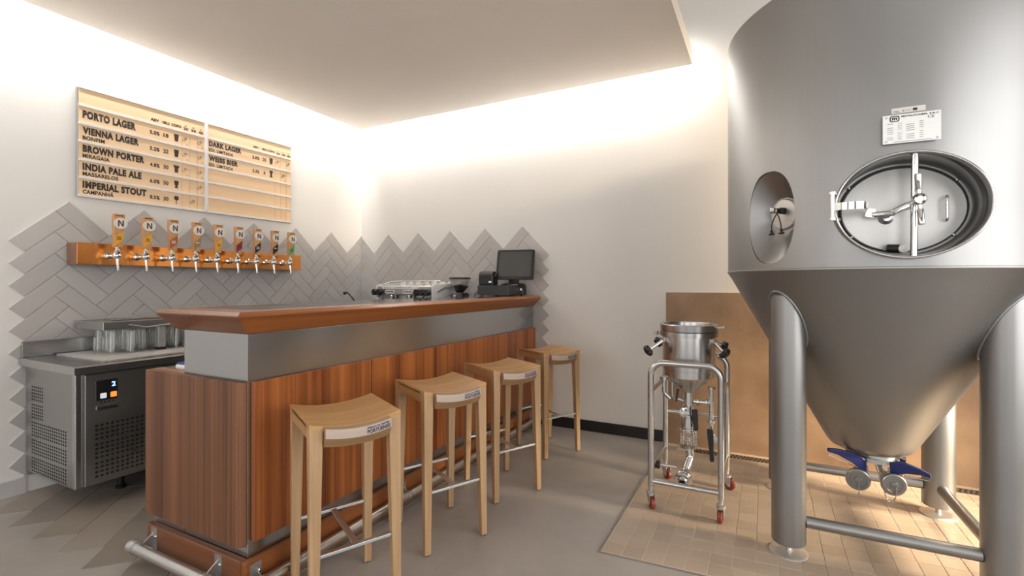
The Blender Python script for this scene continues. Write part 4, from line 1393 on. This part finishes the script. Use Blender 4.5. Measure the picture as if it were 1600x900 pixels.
# sample port in the oval recess
oo = OV(0, 0, 1) - OV(0, 0, 0)
sv = MB().lathe([(0.074, 0), (0.075, 0.004), (0.070, 0.008), (0.02, 0.010)], OV(0.012, 1.665, 0.6135), oo, 40).build('sample_port_plate', M['steel'], tank, smooth=30)
mb = MB()
mb.lathe([(0.016, 0), (0.016, 0.022), (0.012, 0.026), (0.012, 0.05)], OV(0.018, 1.680, 0.622), oo + Vector((-0.35, -0.1, 0)), 20)
mb.build('sample_valve', M['black'], sv, smooth=40)
tip = OV(0.018, 1.680, 0.622) + (oo + Vector((-0.35, -0.1, 0))).normalized() * 0.05
mb = MB().lathe([(0.013, 0), (0.0145, 0.002), (0.0145, 0.02), (0.006, 0.022), (0.004, 0.018)], tip, oo + Vector((-0.35, -0.1, 0)), 20).build('valve_tip', M['chrome'], sv, smooth=40)
for ds, ph in ((-0.035, 0), (0.022, 1)):
    q0 = tip + Vector((0, 0, -0.012)) - oo * 0.012
    tdir = OV(1, 0, 0) - OV(0, 0, 0)
    pts = [q0, q0 + tdir * ds * 0.5 + Vector((0, 0, -0.022)), q0 + tdir * ds * 0.95 + Vector((0, 0, -0.055)), q0 + tdir * (ds * 1.0 + 0.002) + Vector((0, 0, -0.080))]
    MB().tube(pts, 0.0028, 8).build('cable', M['black'], sv, smooth=50)
    e = pts[-1]
    mb = MB()
    mb.ball(e + Vector((0, 0, -0.006)), 0.007, 1, 1, 1.1, 12, 8)
    mb.ball(e + Vector((0, 0, -0.018)) + tdir * 0.006, 0.007, 1.3, 1.3, 0.9, 12, 8)
    mb.ball(e + Vector((0, 0, -0.019)) - tdir * 0.007, 0.006, 1.3, 1.3, 0.9, 12, 8)
    mb.build('wing_nut', M['black'], sv, smooth=60)

# maker's plate and sticker
PF = frame_at(1.6)
pl = MB().prism([(-0.097, 1.888), (0.089, 1.888), (0.089, 2.002), (-0.097, 2.002)], lambda u, v, w: PF(u, v, w), 0.712, 0.715).build('name_plate', M['plate'], tank)
mb = MB()
for s_, z in ((-0.085, 1.897), (0.078, 1.897), (-0.085, 1.993), (0.078, 1.993)):
    mb.cyl(PF(s_, z, 0.690), PF(s_, z, 0.717), 0.004, seg=10)
mb.build('standoff', M['steel'], pl)
pf = lambda u, v, w: PF(u, v, 0.7152 + w)
mb = MB()
ro, ri = rrect(0.032, 0.024, 0.008, 5, -0.058, 1.986), rrect(0.025, 0.017, 0.006, 5, -0.058, 1.986)
mb.loft([[pf(u, v, 0) for u, v in ro], [pf(u, v, 0.0006) for u, v in ro], [pf(u, v, 0.0006) for u, v in ri], [pf(u, v, 0) for u, v in ri]], closed=True)
add_text(mb, 'm', pf, -0.058, 1.981, 0.0145, 0.017, 0.0006, 0.05, 'C')
add_text(mb, 'METALOCAIMA, S.A.', pf, -0.036, 1.990, 0.0065, 0.108, 0.0006, 0.03)
add_text(mb, 'CE', pf, 0.048, 1.976, 0.0095, 0.020, 0.0006, 0.0)
mb.build('lettering', M['ink'], pl)
mb = MB()
for r in range(9):
    z = 1.966 - r * 0.0078
    for u0, u1 in ((-0.082, -0.060), (-0.048, -0.034), (-0.020, 0.012), (0.022, 0.040)):
        if (r * 7 + int(u0 * 1000)) % 5 == 0:
            continue
        u1 = u1 - 0.006 * ((r * 3 + int(u0 * 500)) % 3) / 2
        mb.prism([(u0, z), (u1, z), (u1, z + 0.0020), (u0, z + 0.0020)], pf, 0, 0.0004)
mb.prism([(-0.06, 1.8925), (0.06, 1.8925), (0.06, 1.8945), (-0.06, 1.8945)], pf, 0, 0.0004)
mb.build('small_print', M['grey_ink'], pl)
SF = lambda u, v, w: TC + Vector((math.sin(math.radians(1.0) + u / TR), -math.cos(math.radians(1.0) + u / TR), 0)) * (TR + 0.0006 + w) + Vector((0, 0, v))
mb = MB()
for k in range(8):
    a, b = -0.057 + 0.0137 * k, -0.057 + 0.0137 * (k + 1)
    mb.prism([(a, 2.011), (b, 2.011), (b, 2.033), (a, 2.033)], SF, 0, 0.0005)
stk = mb.build('sticker', M['offwhite'], tank)
mb = MB()
for u0, u1, z0, z1 in ((-0.052, -0.034, 2.018, 2.021), (-0.044, -0.030, 2.014, 2.0165), (-0.022, -0.016, 2.017, 2.023), (-0.012, 0.006, 2.019, 2.021)):
    mb.prism([(u0, z0), (u1, z0), (u1, z1), (u0, z1)], SF, 0.0006, 0.0009)
mb.build('small_print', M['grey_ink'], stk)
MB().prism([(0.012, 2.016), (0.026, 2.016), (0.026, 2.026), (0.012, 2.026)], SF, 0.0006, 0.0009).build('blue_flag', M['ink'], stk)

# bottom outlet with two butterfly valves
ox, oy = 4.738, -1.000
mb = MB()
mb.lathe([(0.085, 0.450), (0.085, 0.432), (0.103, 0.430), (0.103, 0.410), (0.06, 0.406)], (ox, oy, 0), (0, 0, 1), 44)
ofl = mb.build('outlet_flange', M['steel'], tank, smooth=35)
mb = MB()
mb.bar((ox + 0.098, oy - 0.02, 0.420), (ox + 0.122, oy - 0.025, 0.420), 0.022, 0.026)
mb.lathe([(0.008, -0.02), (0.008, 0.02)], (ox + 0.118, oy - 0.024, 0.420), (0, 0, 1), 12)
mb.build('clamp_bolt', M['chrome'], ofl)
mb = MB()
mb.tube(round_path([(ox - 0.125, oy + 0.02, 0.458), (ox - 0.128, oy + 0.01, 0.433), (ox - 0.10, oy, 0.430)], 0.01, 4), 0.006, 8)
mb.lathe([(0.016, -0.004), (0.018, 0), (0.016, 0.004)], (ox - 0.130, oy + 0.01, 0.458), (1, -0.5, 0), 16)
mb.build('clamp_wing', M['black'], ofl, smooth=40)
def outlet(px_, pts, cap, capdir, hbase, htip, chain):
    pipe = MB().tube(round_path(pts, 0.04, 6), 0.023, 18).build('outlet_pipe', M['chrome'], tank, smooth=50)
    MB().lathe([(0.034, 0.0), (0.036, 0.003), (0.036, 0.02), (0.034, 0.023)], Vector(pts[-1]) - Vector(capdir).normalized() * 0.052, capdir, 28).build('valve_collar', M['steel'], pipe, smooth=35)
    cp_ = MB().lathe([(0.030, -0.030), (0.030, -0.012), (0.052, -0.012), (0.0545, -0.009), (0.0545, 0.006), (0.050, 0.009), (0.036, 0.009), (0.034, 0.006), (0.018, 0.006), (0.016, 0.010), (0.004, 0.011)], cap, capdir, 40).build('end_cap', M['valve_steel'], pipe, smooth=30)
    b0, b1 = Vector(hbase), Vector(htip)
    d_ = (b1 - b0)
    upv = Vector((0, 0, 1))
    rings = []
    for f, h, w in ((0, 0.030, 0.022), (0.12, 0.034, 0.026), (0.4, 0.026, 0.024), (0.75, 0.014, 0.020), (0.97, 0.010, 0.018), (1.0, 0.006, 0.012)):
        c_ = b0 + d_ * f + upv * (0.016 * math.sin(f * PI))
        side = d_.cross(upv).normalized()
        rings.append([c_ - side * w / 2 - upv * h, c_ + side * w / 2 - upv * h, c_ + side * w / 2 + upv * h, c_ - side * w / 2 + upv * h])
    hn = MB().loft(rings).build('valve_handle', M['blue'], pipe, bevel=0.004)
    MB().bar(b0 + d_ * 0.2 + Vector((0, 0.018, -0.03)), b0 + d_ * 0.98 + Vector((0, 0.022, -0.028)), 0.016, 0.003).build('release_lever', M['chrome'], hn)
    MB().cyl(b0 + Vector((0, 0, -0.045)), b0 + Vector((0, 0, 0.0)), 0.010, seg=14).build('valve_stem', M['steel'], pipe, smooth=40)
    mb = MB()
    P = [Vector(p) for p in chain]
    L = sum((b - a).length for a, b in zip(P[:-1], P[1:]))
    nlinks = int(L / 0.0065)
    pos = []
    for k in range(nlinks + 1):
        s_ = L * k / nlinks
        for a, b in zip(P[:-1], P[1:]):
            l_ = (b - a).length
            if s_ <= l_ + 1e-9:
                pos.append((a + (b - a) * (s_ / l_), (b - a).normalized()))
                break
            s_ -= l_
    for k, (p, t_) in enumerate(pos):
        sd = t_.cross(Vector((0.3, 1, 0.2))).normalized()
        if k % 2:
            sd = t_.cross(sd).normalized()
        mb.tube([p + t_ * 0.0048 * math.cos(a) + sd * 0.0028 * math.sin(a) for a in [2 * PI * i / 8 for i in range(8)]], 0.0012, 5, closed=True)
    mb.build('chain', M['valve_steel'], cp_, smooth=60)
DV = Vector((-0.028, 0, 0.038))
def sh(*pts):
    return [tuple(Vector(p) + DV) for p in pts]
outlet(0, sh((4.705, -1.005, 0.385), (4.700, -1.01, 0.300), (4.680, -1.10, 0.292)), sh((4.672, -1.128, 0.290))[0], (-0.10, -1, -0.08),
       sh((4.712, -1.085, 0.350))[0], sh((4.538, -1.140, 0.425))[0],
       sh((4.672, -1.140, 0.278), (4.675, -1.142, 0.235), (4.672, -1.142, 0.212)))
outlet(1, sh((4.785, -1.005, 0.385), (4.785, -1.01, 0.335), (4.800, -1.06, 0.297), (4.812, -1.10, 0.293)), sh((4.820, -1.128, 0.291))[0], (0.12, -1, -0.06),
       sh((4.812, -1.085, 0.358))[0], sh((4.972, -1.11, 0.352))[0],
       sh((4.828, -1.142, 0.280), (4.826, -1.14, 0.235), (4.815, -1.138, 0.208), (4.800, -1.135, 0.204), (4.788, -1.13, 0.222), (4.780, -1.12, 0.268)))

# ------------------------------------------------------------------ dosing vessel on a wheeled tube frame
tv = thing('filter_trolley', 'small steel funnel vessel on a wheeled tubular frame beside the tank', 'trolley', (3.80, -0.98, 0.0035))
FXa, FXb, FYa, FYb, FT, FB = 3.610, 3.998, -1.205, -0.745, 0.862, 0.128
R_T = 0.0182
for y in (FYa, FYb):
    MB().tube(round_path([(FXa, y, FB), (FXa, y, FT), (FXb, y, FT), (FXb, y, FB)], 0.075, 10), R_T, 20).build('frame_hoop', M['tube'], tv, smooth=50)
for x in (FXa, FXb):
    for z in (0.215, 0.690):
        MB().cyl((x, FYa + 0.012, z), (x, FYb - 0.012, z), 0.013, seg=18).build('side_bar', M['tube'], tv, smooth=50)
MB().cyl((FXa + 0.012, FYa, 0.160), (FXb - 0.012, FYa, 0.160), 0.0145, seg=18).build('cross_bar', M['tube'], tv, smooth=50)
MB().cyl((FXa + 0.012, FYb, 0.462), (FXb - 0.012, FYb, 0.462), 0.0125, seg=18).build('cross_bar', M['tube'], tv, smooth=50)
def caster(x, y, yaw):
    d = Vector((math.cos(yaw), math.sin(yaw), 0))
    s_ = Vector((-d.y, d.x, 0))
    wc = Vector((x, y, 0.0375)) + d * 0.018
    mb = MB()
    mb.cyl((x, y, 0.100), (x, y, 0.130), 0.012, seg=16)
    mb.lathe([(0.026, 0.082), (0.026, 0.096), (0.018, 0.102)], (x, y, 0), (0, 0, 1), 20)
    for k in (-1, 1):
        mb.prism([(-0.024, 0.088), (0.028, 0.088), (0.030, 0.045), (0.024, 0.026), (0.010, 0.026), (-0.010, 0.055)],
                 lambda u, v, w, k=k: Vector((x, y, v)) + d * u + s_ * (k * 0.0165 + w), -0.0015, 0.0015)
    mb.cyl(wc - s_ * 0.022, wc + s_ * 0.022, 0.006, seg=12)
    mb.bar(Vector((x, y, 0.085)) - d * 0.015, Vector((x, y, 0.076)) - d * 0.055, 0.024, 0.005)
    c_ = mb.build('caster', M['steel'], tv, smooth=35)
    MB().lathe([(0.012, -0.012), (0.030, -0.012), (0.034, -0.009), (0.034, 0.009), (0.030, 0.012), (0.012, 0.012)], wc, s_, 28).build('wheel', M['red_wheel'], c_, smooth=40)
caster(FXa, FYa, math.radians(-60))
caster(FXb, FYa, math.radians(-95))
caster(FXa, FYb, math.radians(-40))
caster(FXb, FYb, math.radians(-20))
vx, vy = 3.793, -0.975
mb = MB()
seg = 64
ring = lambda r, z: [(vx + r * math.cos(2 * PI * i / seg), vy + r * math.sin(2 * PI * i / seg), z) for i in range(seg)]
mb.loft([ring(r, z) for r, z in ((0.030, 0.655), (0.034, 0.662), (0.145, 0.752), (0.152, 0.760), (0.152, 0.800), (0.157, 0.802), (0.157, 1.020), (0.150, 1.020), (0.150, 0.80), (0.140, 0.762), (0.03, 0.672))], True, True)
ves = mb.build('vessel', M['tube'], tv, smooth=30)
MB().loft([ring(r, z) for r, z in ((0.158, 1.004), (0.172, 1.006), (0.172, 1.034), (0.166, 1.036), (0.172, 1.040), (0.174, 1.076), (0.168, 1.080), (0.152, 1.080), (0.150, 1.074), (0.1502, 1.0205), (0.158, 1.0205))], False, False).build('rim_ring', M['steel_top'], ves, smooth=30)
mb = MB()
mb.bar((vx - 0.185, vy - 0.03, 1.020), (vx - 0.185, vy - 0.03, 1.075), 0.022, 0.03)
mb.lathe([(0.014, -0.015), (0.014, 0.015)], (vx - 0.192, vy - 0.04, 1.018), (0.3, 1, 0), 16)
mb.build('clamp', M['steel'], ves)
MB().bar((vx + 0.165, vy - 0.02, 1.062), (vx + 0.215, vy - 0.035, 1.066), 0.018, 0.012).build('clamp_lug', M['steel'], ves, bevel=0.003)
def star_knob(ang, tip_drop, rad0, rad1):
    a = math.radians(ang)
    d = Vector((math.cos(a), math.sin(a), 0))
    p0 = Vector((vx, vy, 0.985)) + d * rad0
    p1 = Vector((vx, vy, 0.985 - tip_drop)) + d * rad1
    mb = MB()
    mb.lathe([(0.013, -0.012), (0.013, 0.012)], p0 + d * 0.006, d.cross(Vector((0, 0, 1))), 16)
    mb.cyl(p0, p1, 0.010, seg=14)
    arm = mb.build('clamp_arm', M['chrome'], ves, smooth=40)
    ax = (p1 - p0).normalized()
    u = ax.cross(Vector((0, 0, 1))).normalized()
    w = ax.cross(u)
    rings = []
    sg = 42
    for dd, r in ((-0.006, 0.020), (0.0, 0.030), (0.016, 0.031), (0.024, 0.024), (0.030, 0.012)):
        rings.append([p1 + ax * dd + (u * math.cos(2 * PI * i / sg) + w * math.sin(2 * PI * i / sg)) * r * (1 + 0.17 * math.cos(7 * 2 * PI * i / sg)) for i in range(sg)])
    MB().loft(rings).build('star_knob', M['black'], arm, smooth=50)
star_knob(-142, 0.060, 0.162, 0.262)
star_knob(-22, 0.060, 0.162, 0.225)
star_knob(150, 0.040, 0.162, 0.232)
star_knob(40, 0.050, 0.162, 0.240)
# valve train under the cone
mb = MB()
mb.lathe([(0.030, 0.662), (0.030, 0.575), (0.036, 0.573), (0.036, 0.560), (0.030, 0.558), (0.030, 0.52), (0.043, 0.518), (0.043, 0.505), (0.047, 0.503), (0.047, 0.440), (0.043, 0.436), (0.043, 0.42), (0.030, 0.418)][::-1], (vx, vy, 0), (0, 0, 1), 32)
vt = mb.build('valve_train', M['chrome'], tv, smooth=30)
mb = MB()
mb.lathe([(0.050, 0.318), (0.054, 0.321), (0.054, 0.334), (0.044, 0.338), (0.044, 0.398), (0.054, 0.402), (0.054, 0.414), (0.050, 0.417)], (vx, vy, 0), (0, 0, 1), 32)
mb.build('sight_glass', M['glass'], vt, smooth=30)
mb = MB()
for i in range(12):
    a = 2 * PI * i / 12
    mb.cyl((vx + 0.047 * math.cos(a), vy + 0.047 * math.sin(a), 0.336), (vx + 0.047 * math.cos(a), vy + 0.047 * math.sin(a), 0.400), 0.0022, seg=6)
for z in (0.35, 0.366, 0.382):
    mb.tube([(vx + 0.047 * math.cos(2 * PI * i / 24), vy + 0.047 * math.sin(2 * PI * i / 24), z) for i in range(24)], 0.0018, 5, closed=True)
mb.lathe([(0.050, 0.3135), (0.054, 0.3145), (0.054, 0.3175), (0.02, 0.3178)], (vx, vy, 0), (0, 0, 1), 28)
mb.lathe([(0.02, 0.4172), (0.054, 0.4175), (0.054, 0.4235), (0.05, 0.425)], (vx, vy, 0), (0, 0, 1), 28)
mb.build('guard_cage', M['chrome'], vt, smooth=40)
mb = MB()
mb.tube(round_path([(vx, vy, 0.314), (vx + 0.012, vy, 0.255), (vx - 0.01, vy - 0.06, 0.185), (vx - 0.012, vy - 0.125, 0.160)], 0.05, 7), 0.026, 20)
elb = mb.build('outlet_elbow', M['chrome'], vt, smooth=50)
MB().lathe([(0.030, -0.05), (0.048, -0.048), (0.050, -0.044), (0.050, -0.028), (0.046, -0.025), (0.046, -0.018), (0.050, -0.016), (0.050, 0.0), (0.046, 0.004), (0.030, 0.006), (0.028, 0.022), (0.020, 0.024), (0.018, 0.004), (0.003, 0.004)], (vx - 0.014, vy - 0.150, 0.155), (0, -1, -0.12), 36).build('hose_coupling', M['chrome'], elb, smooth=30)
MB().lathe([(0.0175, 0), (0.0175, 0.002)], (vx - 0.014, vy - 0.160, 0.1538), (0, -1, -0.12), 20).build('bore', M['hole'], elb)
def lever(name, base, tip, w0, w1, parent):
    b0, b1 = Vector(base), Vector(tip)
    d_ = b1 - b0
    sd = d_.cross(Vector((0, 1, 0))).normalized()
    rings = []
    for f, w in ((0, w0), (0.25, w0 * 1.05), (0.6, w1), (0.95, w1 * 0.9), (1, w1 * 0.5)):
        c_ = b0 + d_ * f
        rings.append([c_ - sd * w - Vector((0, 0.009, 0)), c_ + sd * w - Vector((0, 0.009, 0)), c_ + sd * w + Vector((0, 0.009, 0)), c_ - sd * w + Vector((0, 0.009, 0))])
    return MB().loft(rings).build(name, M['black'], parent, bevel=0.003)
MB().lathe([(0.020, -0.04), (0.020, 0.028), (0.027, 0.030), (0.027, 0.042), (0.012, 0.044), (0.010, 0.036), (0.002, 0.036)], (vx - 0.018, vy - 0.035, 0.545), (0, -1, 0), 24).build('side_union', M['chrome'], vt, smooth=35)
lever('valve_lever', (vx + 0.040, vy - 0.055, 0.565), (vx + 0.052, vy - 0.060, 0.440), 0.017, 0.015, vt)
MB().cyl((vx + 0.045, vy, 0.475), (vx + 0.045, vy - 0.05, 0.475), 0.012, seg=14).build('lever_hub', M['steel'], vt, smooth=40)
mb = MB()
mb.tube(round_path([(vx + 0.03, vy, 0.600), (vx + 0.145, vy, 0.600)], 0.02, 4), 0.013, 14)
for x in (0.055, 0.105):
    mb.lathe([(0.020, -0.007), (0.024, -0.005), (0.024, 0.005), (0.020, 0.007)], (vx + x, vy, 0.600), (1, 0, 0), 20)
mb.cyl((vx + 0.132, vy, 0.490), (vx + 0.132, vy, 0.690), 0.015, seg=18)
mb.lathe([(0.015, -0.012), (0.025, -0.010), (0.025, 0.0), (0.022, 0.004), (0.006, 0.005)], (vx + 0.132, vy, 0.697), (0, 0, 1), 22)
mb.lathe([(0.018, -0.012), (0.026, -0.008), (0.026, 0.008), (0.018, 0.012)], (vx + 0.132, vy, 0.492), (0, 0, 1), 22)
mb.tube(round_path([(vx + 0.132, vy, 0.49), (vx + 0.132, vy, 0.435), (vx + 0.145, vy - 0.03, 0.40)], 0.03, 5), 0.013, 14)
mb.lathe([(0.018, -0.010), (0.028, -0.008), (0.028, 0.008), (0.018, 0.010)], (vx + 0.146, vy - 0.03, 0.395), (0.2, -1, 0), 22)
sb_ = mb.build('side_pipe', M['chrome'], tv, smooth=35)
lever('pipe_lever', (vx + 0.128, vy - 0.045, 0.455), (vx + 0.142, vy - 0.055, 0.265), 0.016, 0.013, sb_)
mb = MB()
mb.tube(round_path([(vx - 0.135, vy - 0.08, 0.76), (vx - 0.135, vy - 0.08, 0.655), (vx - 0.10, vy - 0.07, 0.62)], 0.03, 5), 0.0125, 14)
mb.lathe([(0.016, -0.012), (0.024, -0.01), (0.024, 0.01), (0.016, 0.012)], (vx - 0.135, vy - 0.08, 0.745), (0, 0, 1), 20)
mb.tube(round_path([(vx - 0.095, vy - 0.03, 0.74), (vx - 0.095, vy - 0.03, 0.62), (vx - 0.03, vy - 0.01, 0.60)], 0.03, 5), 0.010, 12)
mb.build('drain_pipe', M['tube'], tv, smooth=40)
lever('drain_lever', (vx - 0.055, vy - 0.05, 0.68), (vx - 0.066, vy - 0.055, 0.60), 0.007, 0.006, tv)
mb = MB()
mb.cyl((FXa + 0.010, vy - 0.12, 0.222), (vx - 0.05, vy - 0.12, 0.222), 0.0085, seg=14)
mb.build('support_rod', M['tube'], tv, smooth=40)
MB().lathe([(0.020, -0.012), (0.026, -0.008), (0.026, 0.008), (0.020, 0.012)], (FXa + 0.02, vy - 0.12, 0.222), (1, 0, 0), 18).build('rod_knob', M['black'], tv, smooth=40)
